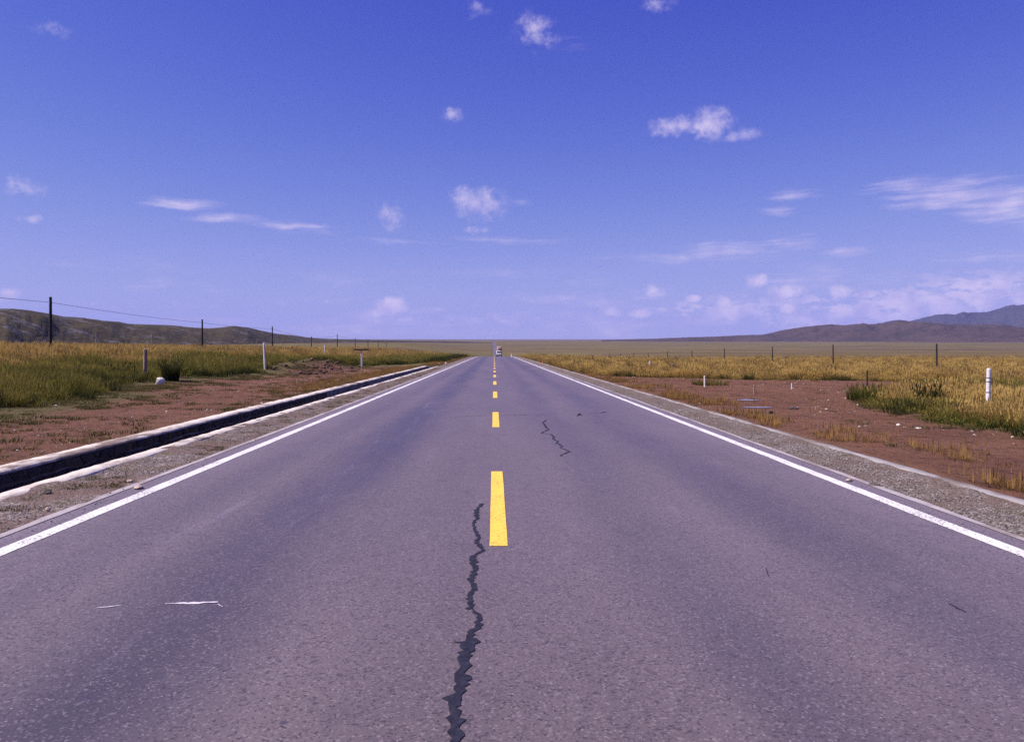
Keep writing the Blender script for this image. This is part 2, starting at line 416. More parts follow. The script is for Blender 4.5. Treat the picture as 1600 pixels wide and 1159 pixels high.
def mat_gravel(name, tones, soil, soil_amt, weeds):
    m, N = new_mat(name); P = geopos(N)
    wp = N.vm('ADD', P, N.scale(N.noise(P, 9.0, 3, color=True), .08))
    v = N.node('ShaderNodeTexVoronoi', {'Vector': wp, 'Scale': 26.0}, feature='F1')
    v2 = N.node('ShaderNodeTexVoronoi', {'Vector': wp, 'Scale': 62.0}, feature='F1')
    r1 = N.node('ShaderNodeSeparateColor', {0: v.outputs['Color']}).outputs
    r2 = N.node('ShaderNodeSeparateColor', {0: v2.outputs['Color']}).outputs
    sel = N.m('GREATER_THAN', r1[1], .55)
    val = N.m('ADD', N.m('MULTIPLY', sel, r1[0]), N.m('MULTIPLY', N.m('SUBTRACT', 1.0, sel), r2[0]))
    cr = N.node('ShaderNodeValToRGB', {0: val})
    e = cr.color_ramp.elements
    e[0].position = 0; e[0].color = (*tones[0], 1); e[1].position = 1; e[1].color = (*tones[-1], 1)
    for i, t in enumerate(tones[1:-1]):
        k = e.new((i + 1) / (len(tones) - 1)); k.color = (*t, 1)
    big = N.noise(P, .9, 5, .65)
    c = N.mix(N.m('MULTIPLY', N.ramp(big, .62 - soil_amt * .4, .78 - soil_amt * .4), .85), cr.outputs[0], soil)
    c = N.mix(N.m('MULTIPLY', N.ramp(N.noise(P, 1.7, 5, .7), .52, .66), weeds), c, (.10, .082, .04))
    gap = N.m('MULTIPLY', N.ramp(v2.outputs['Distance'], .35, .75), .55)
    c = N.mix(gap, c, tuple(x * .35 for x in soil))
    h = N.m('SUBTRACT', 1.0, N.m('ADD', N.m('MULTIPLY', v.outputs['Distance'], .6), N.m('MULTIPLY', v2.outputs['Distance'], .4)))
    finish(N, c, .95, h, .03, 1, .15); return m
def mat_ground():
    m, N = new_mat('earth_and_pasture'); P = geopos(N)
    gr = N.attr('grass'); far = N.attr('far')
    # bare red-brown earth
    n1 = N.noise(P, .35, 5, .6); n2 = N.noise(P, 2.6, 6, .7); n3 = N.noise(P, 17.0, 4, .7)
    soil = N.mix(N.ramp(n1, .3, .7), (.140, .064, .042), (.195, .092, .062))
    soil = N.mix(N.m('MULTIPLY', N.ramp(n2, .48, .66), .75), soil, (.062, .031, .024))
    soil = N.mix(N.m('MULTIPLY', N.ramp(n3, .55, .75), .5), soil, (.19, .115, .09))
    soil = N.mix(N.m('MULTIPLY', N.ramp(n3, .42, .25), .6), soil, (.040, .020, .016))
    # thin ground cover near the grass and by the drain
    cov = N.attr('cover')
    n4 = N.noise(P, 3.2, 6, .75)
    wc = N.ramp(N.m('ADD', N.m('SUBTRACT', n4, .5), cov), .32, .62)
    weed = N.mix(N.ramp(n3, .3, .7), (.055, .062, .024), (.15, .115, .05))
    soil = N.mix(wc, soil, weed)
    # pasture seen from far: bands of dry gold, olive and brown lying across the view
    B = N.vm('MULTIPLY', P, (.0030, .017, 0))
    b1n = N.noise(N.vm('ADD', B, N.scale(N.noise(P, .02, 3, color=True), .6)), 1.0, 4, .55)
    B2 = N.vm('MULTIPLY', P, (.0003, .0030, 0))
    b1f = N.noise(N.vm('ADD', B2, N.scale(N.noise(P, .003, 3, color=True), .5)), 1.0, 5, .6)
    b1 = N.m('ADD', N.m('MULTIPLY', b1n, N.m('SUBTRACT', 1.0, far)), N.m('MULTIPLY', N.ramp(b1f, .40, .60, .34, .68, False), far))
    b2 = N.mix(far, N.noise(N.vm('MULTIPLY', P, (.02, .10, 0)), 1.0, 5, .65), N.noise(N.vm('MULTIPLY', P, (.004, .016, 0)), 1.0, 4, .6))
    cr = N.node('ShaderNodeValToRGB', {0: N.m('ADD', N.m('MULTIPLY', b1, .8), N.m('MULTIPLY', b2, .2))})
    e = cr.color_ramp.elements
    e[0].position = .34; e[0].color = (.070, .036, .018, 1); e[1].position = .68; e[1].color = (.10, .09, .030, 1)
    for p_, c_ in ((.41, (.085, .050, .026)), (.46, (.165, .105, .030)), (.50, (.065, .066, .022)), (.54, (.16, .115, .032)), (.585, (.060, .050, .022)), (.63, (.13, .078, .035))):
        k = e.new(p_); k.color = (*c_, 1)
    pas = N.mix(N.m('MULTIPLY', far, .30), cr.outputs[0], (.115, .090, .052))
    fine = N.noise(N.vm('MULTIPLY', P, (.7, .25, 0)), .35, 6, .75)
    pas = N.mix(N.m('MULTIPLY', N.m('MULTIPLY', N.ramp(fine, .5, .72), .45), N.m('SUBTRACT', 1.0, N.m('MULTIPLY', far, .85))), pas, (.036, .034, .014))
    c = N.mix(gr, soil, pas)
    n5 = N.noise(P, 7.0, 5, .75)
    h = N.m('ADD', N.m('ADD', N.m('MULTIPLY', n5, 1.4), N.m('MULTIPLY', n3, .35)), N.m('MULTIPLY', fine, 2.0))
    finish(N, c, .95, h, .10, 1.0, .1); return m
def mat_hill(name, a, b, rockc, rock, sc):
    m, N = new_mat(name); P = geopos(N)
    n = N.noise(P, sc, 6, .62); n2 = N.noise(N.vm('MULTIPLY', P, (1, 1, 2.2)), sc * 5, 6, .7); n3 = N.noise(N.vm('MULTIPLY', P, (.5, 1, 3.0)), sc * 2.2, 5, .68)
    c = N.mix(N.ramp(n, .3, .7), a, b)
    c = N.mix(N.m('MULTIPLY', N.ramp(n2, .48, .68), .55), c, tuple(v * .5 for v in a))
    c = N.mix(N.m('MULTIPLY', N.ramp(n3, .54, .62), rock), c, rockc)
    finish(N, c, .95, N.m('ADD', n, n2), 1.2 / sc * .05, .9, .1); return m
def mat_blade(name, root, mid, tip, dry, dry_amt):
    m, N = new_mat(name)
    t = N.attr('t'); r = N.attr('rnd')
    inst = N.node('ShaderNodeObjectInfo').outputs['Random']
    P = geopos(N)
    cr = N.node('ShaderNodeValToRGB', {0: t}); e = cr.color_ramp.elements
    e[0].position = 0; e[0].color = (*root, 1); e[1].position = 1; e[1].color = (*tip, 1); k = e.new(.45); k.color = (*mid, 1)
    pat = N.noise(P, .22, 3, .6)
    w = N.m('MULTIPLY', N.ramp(N.m('ADD', N.m('MULTIPLY', r, .45), N.m('ADD', N.m('MULTIPLY', inst, .35), N.m('MULTIPLY', N.m('SUBTRACT', pat, .5), 1.6))), .25, .75), dry_amt)
    c = N.mix(w, cr.outputs[0], dry)
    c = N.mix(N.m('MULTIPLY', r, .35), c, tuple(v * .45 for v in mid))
    d = N.node('ShaderNodeBsdfDiffuse', {'Color': c}); tr = N.node('ShaderNodeBsdfTranslucent', {'Color': c})
    ms = N.node('ShaderNodeMixShader', {0: .35, 1: d.outputs[0], 2: tr.outputs[0]})
    o = N.node('ShaderNodeOutputMaterial'); N.l.new(ms.outputs[0], o.inputs[0]); return m
def mat_stone(name, cols, sc=5.0):
    m, N = new_mat(name)
    P = N.node('ShaderNodeTexCoord').outputs['Object']; r = N.node('ShaderNodeObjectInfo').outputs['Random']
    n = N.noise(P, sc, 5, .65); f = N.noise(P, sc * 7, 4, .6)
    cr = N.node('ShaderNodeValToRGB', {0: r}); e = cr.color_ramp.elements
    e[0].position = 0; e[0].color = (*cols[0], 1); e[1].position = 1; e[1].color = (*cols[-1], 1)
    for i, t in enumerate(cols[1:-1]):
        k = e.new((i + 1) / (len(cols) - 1)); k.color = (*t, 1)
    c = N.mix(N.ramp(n, .3, .75, 0, .7), cr.outputs[0], (.5, .5, .5), 'MULTIPLY')
    c = N.mix(N.m('MULTIPLY', N.ramp(f, .55, .75), .3), c, (.35, .3, .28))
    finish(N, c, .9, f, .01, .8, .2); return m

M = dict(
    asphalt=mat_asphalt(), white=mat_paint('white_road_paint', (.70, .66, .66), .625), yellow=mat_paint('yellow_road_paint', (.78, .49, .06), .655),
    bitumen=mat_bitumen(), scrape=mat_paint('pale_scrape', (.55, .5, .56), .66),
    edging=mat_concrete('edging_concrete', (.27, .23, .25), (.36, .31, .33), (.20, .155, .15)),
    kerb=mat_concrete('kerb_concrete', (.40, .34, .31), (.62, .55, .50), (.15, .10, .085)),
    kerb_r=mat_concrete('weathered_kerb_concrete', (.22, .195, .20), (.31, .275, .28), (.14, .11, .10)),
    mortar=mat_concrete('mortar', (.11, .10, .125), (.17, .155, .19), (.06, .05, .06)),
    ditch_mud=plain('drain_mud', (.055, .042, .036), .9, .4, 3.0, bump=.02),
    gravel_r=mat_gravel('grey_gravel', [(.045, .036, .035), (.12, .094, .09), (.21, .172, .162), (.135, .104, .09), (.28, .23, .212), (.46, .40, .37)], (.16, .108, .09), .5, .6),
    gravel_l=mat_gravel('earthy_gravel', [(.055, .04, .042), (.14, .105, .10), (.21, .165, .155), (.12, .09, .085), (.26, .21, .2), (.42, .37, .35)], (.165, .105, .092), .55, .8),
    ground=mat_ground(),
    hill_l=mat_hill('dark_hill_turf', (.036, .028, .014), (.056, .042, .021), (.085, .076, .082), 1.0, .022),
    hill_r=mat_hill('brown_ridge', (.050, .034, .028), (.072, .046, .036), (.03, .027, .026), .5, .004),
    hill_f=mat_hill('far_mountain', (.032, .030, .040), (.05, .045, .052), (.02, .02, .028), .4, .0018),
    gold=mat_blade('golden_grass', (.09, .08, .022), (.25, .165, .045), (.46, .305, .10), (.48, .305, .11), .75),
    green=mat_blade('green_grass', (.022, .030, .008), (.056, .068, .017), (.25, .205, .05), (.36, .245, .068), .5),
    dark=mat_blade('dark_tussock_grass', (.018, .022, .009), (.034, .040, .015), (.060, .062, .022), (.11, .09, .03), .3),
    dry=mat_blade('dry_orange_grass', (.10, .062, .025), (.21, .115, .042), (.31, .18, .065), (.34, .19, .07), .6),
    weed=mat_blade('low_weeds', (.035, .038, .014), (.075, .075, .028), (.13, .105, .042), (.20, .13, .055), .6),
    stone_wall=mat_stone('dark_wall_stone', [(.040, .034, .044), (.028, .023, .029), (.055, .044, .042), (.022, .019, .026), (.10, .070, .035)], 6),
    pebble=mat_stone('pale_pebble', [(.55, .46, .42), (.30, .23, .20), (.75, .68, .63), (.18, .12, .10), (.62, .52, .46)], 9),
    grit=mat_stone('gravel_chip', [(.10, .085, .09), (.24, .21, .21), (.36, .32, .31), (.15, .12, .115), (.50, .45, .43)], 20),
    clod=mat_stone('earth_clod', [(.125, .057, .038), (.08, .04, .029), (.155, .083, .056), (.10, .06, .042)], 9),
    rock_tan=plain('tan_stone', (.40, .30, .25), .9, .35, 9, bump=.02),
    rock_white=plain('white_rock', (.62, .56, .50), .85, .3, 4, bump=.02),
    bank_earth=plain('dug_bank_earth', (.075, .040, .032), .95, .5, .8, bump=.04),
    rock_dark=plain('dark_rubble', (.075, .058, .055), .95, .4, 4, bump=.03),
    post_white=plain('whitewashed_concrete', (.60, .56, .58), .8, .22, 9, bump=.004),
    post_band=plain('dark_band_paint', (.16, .14, .16), .7, .2, 9),
    post_brown=plain('reddish_weathered_wood', (.26, .17, .145), .9, .45, 6, bump=.01),
    post_grey=plain('grey_weathered_wood', (.30, .25, .24), .9, .3, 6, bump=.01),
    pole=plain('tarred_pole_wood', (.022, .018, .018), .85, .4, 4, bump=.01),
    wire=plain('dark_wire', (.06, .05, .06), .6, .1, 4),
    insul=plain('glazed_insulator', (.35, .3, .3), .3, .1, 4),
    board=plain('dark_board', (.06, .035, .035), .8, .3, 5),
    van_white=plain('van_white_paint', (.72, .71, .74), .35, .06, 2, .5),
    glass=plain('dark_vehicle_glass', (.02, .022, .03), .08, .1, 2, .6),
    rubber=plain('tyre_rubber', (.018, .017, .018), .85, .2, 8),
    plastic=plain('dark_bumper_plastic', (.025, .022, .026), .6, .2, 8),
    rim=plain('wheel_steel', (.35, .34, .35), .4, .1, 4, .5, .6),
    red=plain('tail_light_red', (.35, .02, .02), .3, .1, 4, .5),
    plate=plain('number_plate_blue', (.03, .07, .3), .4, .05, 4),
    load_red=plain('dark_red_sacking', (.14, .04, .045), .9, .3, 3, bump=.02),
    tan=plain('tan_tarpaulin', (.40, .27, .20), .9, .2, 1.5, bump=.03),
    truck_red=plain('truck_red_paint', (.22, .06, .05), .6, .2, 2),
    steel=plain('rack_steel', (.12, .11, .12), .5, .1, 4, .4, .4),
    marker=plain('marker_red_paint', (.42, .13, .08), .7, .15, 8),
    mud=plain('churned_dark_mud', (.055, .032, .028), .8, .35, 5, bump=.03),
)
def mat_water():
    m, N = new_mat('puddle_water'); P = geopos(N)
    finish(N, (.16, .12, .13), .06, N.noise(P, 9, 2), .002, .4, .9); return m
M['water'] = mat_water()

# ------------------------------------------------------------------ ground, road, shoulders
D_NEAR = np.concatenate([[-300, -160, -90, -50, -30, -18], np.arange(-10, 60, .22)])
D_FAR = 60 * (20000 / 60) ** (np.linspace(0, 1, 230)[0:])
DS = np.concatenate([D_NEAR, D_FAR])
DITCH_END = 77.0

def build_ground():
    near_l = np.arange(-18, -6.9, .2); mid_l = -18 * (9000 / 18) ** np.linspace(1, 0, 90)[:-1]
    near_r = np.arange(5.9, 20, .2); mid_r = 20 * (9000 / 20) ** np.linspace(0, 1, 90)
    X = np.concatenate([mid_l, near_l, [-6.75, -6.62, -6.60, -5.36, -5.34, -4.4, -4.1, 4.3, 4.6, 5.55, 5.66], near_r, mid_r[0:]])
    XX, DD = np.meshgrid(X, DS)
    Z = ground_z(XX, DD)
    core = (XX > -5.345) & (XX < 5.6)
    Z = np.where(core, road_z(DD) - .03 - .13 * (1 - sstep(DD, 200, 255)), Z)
    dit = (XX > -6.61) & (XX < -5.35)
    Z = np.where(dit & (DD < DITCH_END), road_z(DD) - 1.1, Z)
    Z = np.where(dit & (DD >= DITCH_END), road_z(DD) - .03, Z)
    V = np.stack([XX + bend(DD), DD, Z], -1).reshape(-1, 3)
    me = np_grid(V, len(DS), len(X), 'ground')
    g = grass_depth(XX, DD)
    vattr(me, 'grass', np.maximum(sstep(g, -.4, .8), sstep(DD, 200, 280)))
    vattr(me, 'far', sstep(np.log(np.maximum(DD, 1)), math.log(120), math.log(480)))
    cov = np.where(XX < 0, sstep(g, -4.2, -.2) * .42 + .18 * sstep(-XX, 9.5, 7) + .15, sstep(g, -1.2, -.1) * .35 + .34 * sstep(XX, 7.3, 5.7) * (DD > 4) + .02)
    cov = cov + sstep(DD, 55, 90) * .18
    vattr(me, 'cover', cov)
    link('ground', me, M['ground']); bpy.data.objects['ground']['kind'] = 'structure'
build_ground()

def strip(name, xs, d0, d1, z0, mat, step=.35, parent=None, edge_l=0.0, edge_r=0.0, rough=0.0, seed=1, follow=True, zs=None, dmax_ext=None):
    """sheet following the road between lateral offsets; ragged edges and relief optional"""
    ds = [d0]
    while ds[-1] < d1: ds.append(ds[-1] + max(step, abs(ds[-1]) * .02))
    ds = np.array(ds); ds[-1] = d1
    xs = np.array(xs, float)
    XX, DD = np.meshgrid(xs, ds)
    XX = XX.copy()
    if edge_l: XX[:, 0] += fbm(ds / .8, ds * 0 + seed, seed, 4) * 2 * edge_l
    if edge_r: XX[:, -1] += fbm(ds / .8, ds * 0 + seed + 5, seed + 9, 4) * 2 * edge_r
    Z = road_z(DD) + z0
    if zs is not None: Z = Z + np.array(zs)[None, :]
    if rough: Z = Z + fbm(XX / .35, DD / .35, seed + 3, 4) * rough
    V = np.stack([XX + bend(DD), DD, Z], -1).reshape(-1, 3)
    me = np_grid(V, len(ds), len(xs), name)
    return link(name, me, mat, parent)

road = strip('road', [-4.24, -2, 0, 2, 4.47], -30, 3600, 0, M['asphalt'], .5)
road['kind'] = 'structure'
LINES = []
for nm, a, b in (('edge_line', -4.008, -3.858), ('edge_line', 4.106, 4.256)):
    o = strip(nm, [a, b], -12, 900, .004, M['white'], .15, road, .012, .012, seed=int(a * 10) + 60)
me_d = None
for k in range(40):
    d0 = 6.55 + 10 * (k - 1)
    o = strip('centre_dash', [-.037, .112], d0, d0 + 4.0, .004, M['yellow'], .4, road, .004, .004, seed=80 + k)
# far side of the valley: line reads continuous
strip('centre_line', [-.04, .11], 860, 1500, .004, M['yellow'], 4, road)

# shoulders
sh = strip('gravel_shoulder', np.linspace(-5.40, -4.27, 16), -12, 260, -.012, M['gravel_l'], .09, rough=.07, seed=4, zs=[.022, .020, .016, .010, .005] + [0] * 11); sh['kind'] = 'structure'
sh = strip('gravel_shoulder', np.linspace(4.48, 5.53, 15), -12, 260, -.016, M['gravel_r'], .09, rough=.05, seed=6, zs=[0] * 11 + [.004, .009, .014, .018]); sh['kind'] = 'structure'
for o in (strip('edging_strip', [-4.335, -4.235], -12, 150, .006, M['edging'], .12, edge_l=.035, edge_r=.014, seed=11),
          strip('edging_strip', [4.462, 4.55], -12, 220, .006, M['edging'], .12, edge_l=.012, edge_r=.035, seed=13)):
    o['kind'] = 'structure'

def kerb_mesh(x0, x1, d0, d1, top, depth, seed, jag):
    ds = [d0]
    while ds[-1] < d1: ds.append(ds[-1] + max(.12, abs(ds[-1]) * .01))
    ds = np.array(ds); n = len(ds)
    wob = lambda s, a: fbm(ds / .32, ds * 0 + s, s, 5, .65) * 2 * a
    a = x0 + wob(seed, jag); b = x1 + wob(seed + 7, jag); z = road_z(ds) + top + wob(seed + 3, .012)
    prof = [(a - .006, z - depth), (a, z - .02), (a + .018, z), ((a + b) / 2, z + .004), (b - .018, z), (b, z - .02), (b + .006, z - depth)]
    V = np.stack([np.stack([p[0], ds, p[1]], -1) for p in prof], 1).reshape(-1, 3)
    me = np_grid(V, n, len(prof), 'kerb', smooth=False)
    return me
kr = link('concrete_kerb', kerb_mesh(5.51, 5.70, -12, 240, .006, .10, 21, .018), M['kerb_r'])
tag(kr, 'weathered grey concrete kerb between right gravel shoulder and bare red earth', 'kerb')

def build_drain():
    root = empty('roadside_drain', (-6.0, 30, 0))
    tag(root, 'stone lined roadside drain with two pale concrete kerbs left of the road', 'drain')
    off = Vector((6.0, -30, 0))
    def loc(o): o.parent = root; o.location = off; return o
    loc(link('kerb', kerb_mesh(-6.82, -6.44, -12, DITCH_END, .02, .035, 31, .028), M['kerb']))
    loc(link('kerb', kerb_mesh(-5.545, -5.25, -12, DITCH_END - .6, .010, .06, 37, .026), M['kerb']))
    # walls and floor
    def sheet(name, prof, mat, seed):
        ds = np.arange(-12, DITCH_END - .2, .4)
        V = np.stack([np.stack([p[0] + fbm(ds / .6, ds * 0 + i, seed) * .02, ds, p[1] + 0 * ds], -1) for i, p in enumerate(prof)], 1).reshape(-1, 3)
        return loc(link(name, np_grid(V, len(ds), len(prof), name), mat))
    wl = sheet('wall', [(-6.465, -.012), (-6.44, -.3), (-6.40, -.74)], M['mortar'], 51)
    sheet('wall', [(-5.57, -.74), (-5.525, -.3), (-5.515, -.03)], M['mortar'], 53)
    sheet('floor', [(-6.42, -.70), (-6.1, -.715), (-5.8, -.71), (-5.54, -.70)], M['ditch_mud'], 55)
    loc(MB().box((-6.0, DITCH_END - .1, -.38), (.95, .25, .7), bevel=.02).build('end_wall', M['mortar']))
    rnd = random.Random(8)
    # rough masonry of the far wall: angular stones a little proud of the mortar joints
    levels = [-.022, -.185, -.375, -.60]
    lines = []
    for z0 in levels:
        lines.append([(4 + .25 * k, z0 + (rnd.uniform(-.028, .028) if z0 < -.05 else 0)) for k in range(110)])
    zl = lambda r, d: float(np.interp(d, [p[0] for p in lines[r]], [p[1] for p in lines[r]]))
    for row in range(3):
        d = 4.0 + rnd.uniform(0, .3); slant = rnd.uniform(-.06, .06)
        while d < 30.5:
            L = rnd.choice((.17, .24, .3, .36, .46)) * rnd.uniform(.85, 1.15); s2 = rnd.uniform(-.08, .08); g = .011
            cor = [(d - slant + g, 1, d - slant), (d + slant + g, 0, d + slant), (d + L + s2 - g, 0, d + L + s2), (d + L - s2 - g, 1, d + L - s2)]
            pts = []
            for y, low, yy in cor:
                pts.append((y + rnd.uniform(-.008, .008), zl(row + low, yy) + (g if low else -g)))
            m1 = ((pts[1][0] + pts[2][0]) / 2, (pts[1][1] + pts[2][1]) / 2 + rnd.uniform(-.012, .004))
            m0 = ((pts[0][0] + pts[3][0]) / 2, (pts[0][1] + pts[3][1]) / 2 + rnd.uniform(-.004, .012))
            ring = [pts[0], pts[1], m1, pts[2], pts[3], m0]
            cy = sum(p[0] for p in ring) / 6; cz = sum(p[1] for p in ring) / 6; h = rnd.uniform(.012, .034)
            wx = lambda z: -6.462 + (-.012 - z) * .09
            V = [(wx(z) - .012, y - cy, z - cz) for y, z in ring] + [(wx(z) + h, (y - cy) * .88, (z - cz) * .86) for y, z in ring]
            V.append((wx(cz) + h + rnd.uniform(.002, .014), rnd.uniform(-.03, .03), rnd.uniform(-.02, .02)))
            Fc = [(k, (k + 1) % 6, 6 + (k + 1) % 6, 6 + k) for k in range(6)] + [(6 + k, 6 + (k + 1) % 6, 12) for k in range(6)]
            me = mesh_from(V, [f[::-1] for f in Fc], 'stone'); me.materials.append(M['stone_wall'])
            o = bpy.data.objects.new('stone', me); COL.objects.link(o); o.parent = wl; o.location = (0, cy, cz)
            d += L; slant = s2
build_drain()

# puddles on the red earth
def puddle(x0, x1, y, h, seed):
    cx, d = px((x0 + x1) / 2, y, -.0); w = (x1 - x0) * d / F / 2
    n = 26; V = []
    for k in range(n):
        a = k * 2 * math.pi / n; r = 1 + .35 * float(fbm(math.cos(a) * 1.6 + seed, math.sin(a) * 1.6, seed))
        V.append((cx + math.cos(a) * w * r, d + math.sin(a) * h * r, float(np.max(ground_z(np.array([cx - w * .6, cx, cx + w * .6]), np.array([d, d, d])))) + .015))
    o = link('puddle', mesh_from(V, [tuple(range(n))]), M['water']); o['kind'] = 'structure'
puddle(1152, 1186, 625.5, .28, 2); puddle(1160, 1206, 637, .22, 5)

# bitumen crack seals and scrape marks on the asphalt
def crack(name, pts, widths, mat, jag=.012, seed=0, z=.004, wf=.72):
    """pts in photo pixels, widths in metres"""
    rnd = random.Random(seed); jag *= .6; widths = [w * wf for w in widths]
    P = [Vector((*px(x, y), 0)) for x, y in pts]
    L, R = [], []
    fine = []
    for i in range(len(P) - 1):
        n = max(2, int((P[i + 1] - P[i]).length / .03))
        for k in range(n):
            t = k / n; fine.append((P[i].lerp(P[i + 1], t), widths[i] * (1 - t) + widths[i + 1] * t))
    fine.append((P[-1], widths[-1]))
    V, Fc = [], []
    for i, (p, w) in enumerate(fine):
        a = fine[max(i - 1, 0)][0]; b = fine[min(i + 1, len(fine) - 1)][0]
        t = (b - a); t = t.normalized() if t.length > 1e-6 else Vector((0, 1, 0))
        nrm = Vector((-t.y, t.x, 0))
        j = Vector((rnd.gauss(0, jag), rnd.gauss(0, jag * .6), 0))
        wl_ = w * rnd.uniform(.4, 1.45) / 2; wr = w * rnd.uniform(.4, 1.45) / 2
        V += [p + j + nrm * wl_ + Vector((0, 0, z)), p + j - nrm * wr + Vector((0, 0, z))]
        if i: k = 2 * i; Fc.append((k - 2, k - 1, k + 1, k))
    return link(name, mesh_from(V, Fc), mat, road)
def zp(l, ox, oy, s): return [(ox + x / s, oy + y / s) for x, y in l]
c1 = zp([(540, 165), (505, 200), (512, 245), (488, 275), (503, 312), (522, 350), (508, 372), (526, 398), (548, 420), (505, 442), (482, 478), (505, 525), (474, 585), (497, 630), (465, 690), (482, 720), (462, 745)], 600, 740, 3.5225)
crack('crack_seal', c1, [.05, .07, .05, .04, .04, .05, .04, .06, .04, .06, .085, .06, .06, .065, .05, .05, .06], M['bitumen'], .010, 1)
c2 = zp([(470, 742), (500, 756), (532, 795), (515, 850), (468, 895), (478, 925), (440, 1000), (432, 1070), (415, 1159), (385, 1290), (398, 1420), (380, 1500)], 600, 740, 3.5225)
crack('crack_seal', c2, [.02, .03, .055, .045, .06, .10, .09, .10, .095, .09, .085, .08], M['bitumen'], .012, 2, .0045)
crack('crack_seal', zp([(385, 927), (440, 930), (520, 928)], 600, 740, 3.5225), [.01, .03, .02], M['bitumen'], .004, 3, .005)
c3 = zp([(865, 380), (840, 402), (868, 438), (886, 455), (828, 485), (905, 492), (928, 512), (920, 530), (962, 548), (950, 560), (985, 580), (978, 600), (1002, 605), (1050, 628), (1005, 645), (978, 664)], 680, 580, 5)
crack('crack_seal', c3, [.04] * 13 + [.06, .04, .03], M['bitumen'], .02, 4)
crack('crack_seal', zp([(160, 353), (250, 352), (400, 346), (430, 346)], 680, 580, 5), [.05, .03, .03, .02], M['bitumen'], .02, 5)
crack('crack_seal', zp([(520, 345), (690, 343), (830, 346)], 680, 580, 5), [.02, .05, .03], M['bitumen'], .02, 6)
crack('crack_seal', zp([(1112, 350), (1130, 330), (1128, 342), (1150, 346)], 680, 580, 5), [.05, .07, .07, .04], M['bitumen'], .02, 7)
crack('crack_seal', zp([(1205, 325), (1300, 325), (1332, 318)], 680, 580, 5), [.03, .05, .16], M['bitumen'], .02, 8)
crack('crack_seal', zp([(1252, 402), (1278, 402)], 680, 580, 5), [.08, .05], M['bitumen'], .02, 9)
crack('crack_seal', [(1482, 943), (1496, 950), (1510, 957)], [.015, .022, .01], M['bitumen'], .006, 10)
crack('crack_seal', [(1197, 888), (1199, 895), (1200, 900)], [.006, .010, .006], M['bitumen'], .003, 12)
crack('white_scrape', [(258, 943.5), (285, 942.5), (310, 942), (342, 940.5)], [.012, .045, .05, .02], M['scrape'], .004, 13)
crack('white_scrape', [(150, 950), (172, 948), (190, 945.5)], [.006, .02, .006], M['scrape'], .004, 14)
crack('white_scrape', [(340, 944), (347, 948)], [.01, .006], M['scrape'], .004, 15)

# ------------------------------------------------------------------ hills
def ridge(name, sky, dist, front, back, base_fn, mat, seed, gully, nx=420, nr=46, amp=1.0):
    """sky: list of photo pixels of the crest; dist(az)->metres; rounded body with gullies"""
    xs = np.array([p[0] for p in sky], float); az = np.arctan((xs - VX) / F)
    te = (VY - np.array([p[1] for p in sky], float)) / F * np.cos(az)
    A = np.linspace(az[0], az[-1], nx); TE = np.interp(A, az, te)
    Dc = dist(A); crest = H + TE * Dc
    V = []
    for j in range(nr):
        t = j / (nr - 1)
        s = (t - .55) / .55 if t < .55 else (t - .55) / .45          # -1 front foot, 0 crest, 1 back foot
        d = Dc + np.where(s < 0, s * front, s * back)
        shape = (0.5 + 0.5 * math.cos(math.pi * s)) ** .8
        x = np.sin(A) * d; y = np.cos(A) * d
        base = base_fn(x, y)
        h = np.maximum(crest - base, 0)
        g = fbm(A * 1000 / min(gully, 60), np.full_like(A, s * 1.2 + seed), seed, 5, .55)
        r = fbm(x / (gully * 1.3), y / (gully * 1.3), seed + 5, 5)
        k = 4 * shape * (1 - shape)
        r2 = fbm(x / (gully * .35), y / (gully * .35), seed + 8, 4)
        z = base - 3 * abs(s) + h * (shape + (k * g * .75 + k * r * .5 + k * r2 * .28 + .05 * r * shape) * amp)
        V.append(np.stack([x, y, z], -1))
    me = np_grid(np.concatenate(V), nr, nx, name)
    o = link(name, me, mat); o['kind'] = 'structure'; return o
gz_at = lambda x, y: ground_z(x, y)
skyL = [(-900, 512), (-500, 492), (-250, 486), (-100, 481), (0, 483), (20, 482.5), (50, 486), (75, 490), (100, 495.5), (130, 498), (160, 502), (185, 502.5), (200, 506), (240, 507.5), (270, 509), (300, 511.5), (325, 513), (345, 512), (365, 509.5), (385, 511.5), (410, 517), (430, 521), (455, 523.5), (475, 526.5), (500, 528.8), (540, 530), (580, 531), (640, 532.3), (700, 533), (768, 535)]
ridge('hills', skyL, lambda A: np.interp(A, [-.9, -.55, -.3, -.15, -.1, 0], [800, 900, 1350, 2100, 2500, 2900]), 330, 700, gz_at, M['hill_l'], 3, 55, 640, 60, .8)
skyR = [(940, 531.5), (960, 531), (1050, 528.5), (1120, 526.5), (1190, 523.5), (1220, 517), (1250, 512), (1280, 508.8), (1298, 507.5), (1320, 508.5), (1345, 507), (1380, 506.5), (1410, 505.5), (1440, 507), (1475, 507.5), (1505, 509.5), (1550, 511), (1600, 512.5), (1800, 507), (2100, 514), (2400, 524)]
ridge('hills', skyR, lambda A: np.full_like(A, 4800.), 1000, 1500, gz_at, M['hill_r'], 11, 260, 620, 50, 1.7)
skyF = [(1250, 528), (1330, 515), (1390, 504), (1405, 502.5), (1420, 503.5), (1440, 500), (1460, 495.5), (1478, 493.8), (1492, 495.5), (1512, 492), (1535, 490.5), (1560, 487), (1580, 482), (1600, 478), (1650, 470), (1750, 474), (1900, 462), (2200, 480), (2500, 515)]
ridge('mountains', skyF, lambda A: np.full_like(A, 9500.), 2200, 2200, gz_at, M['hill_f'], 23, 420, 420, 40, 1.5)

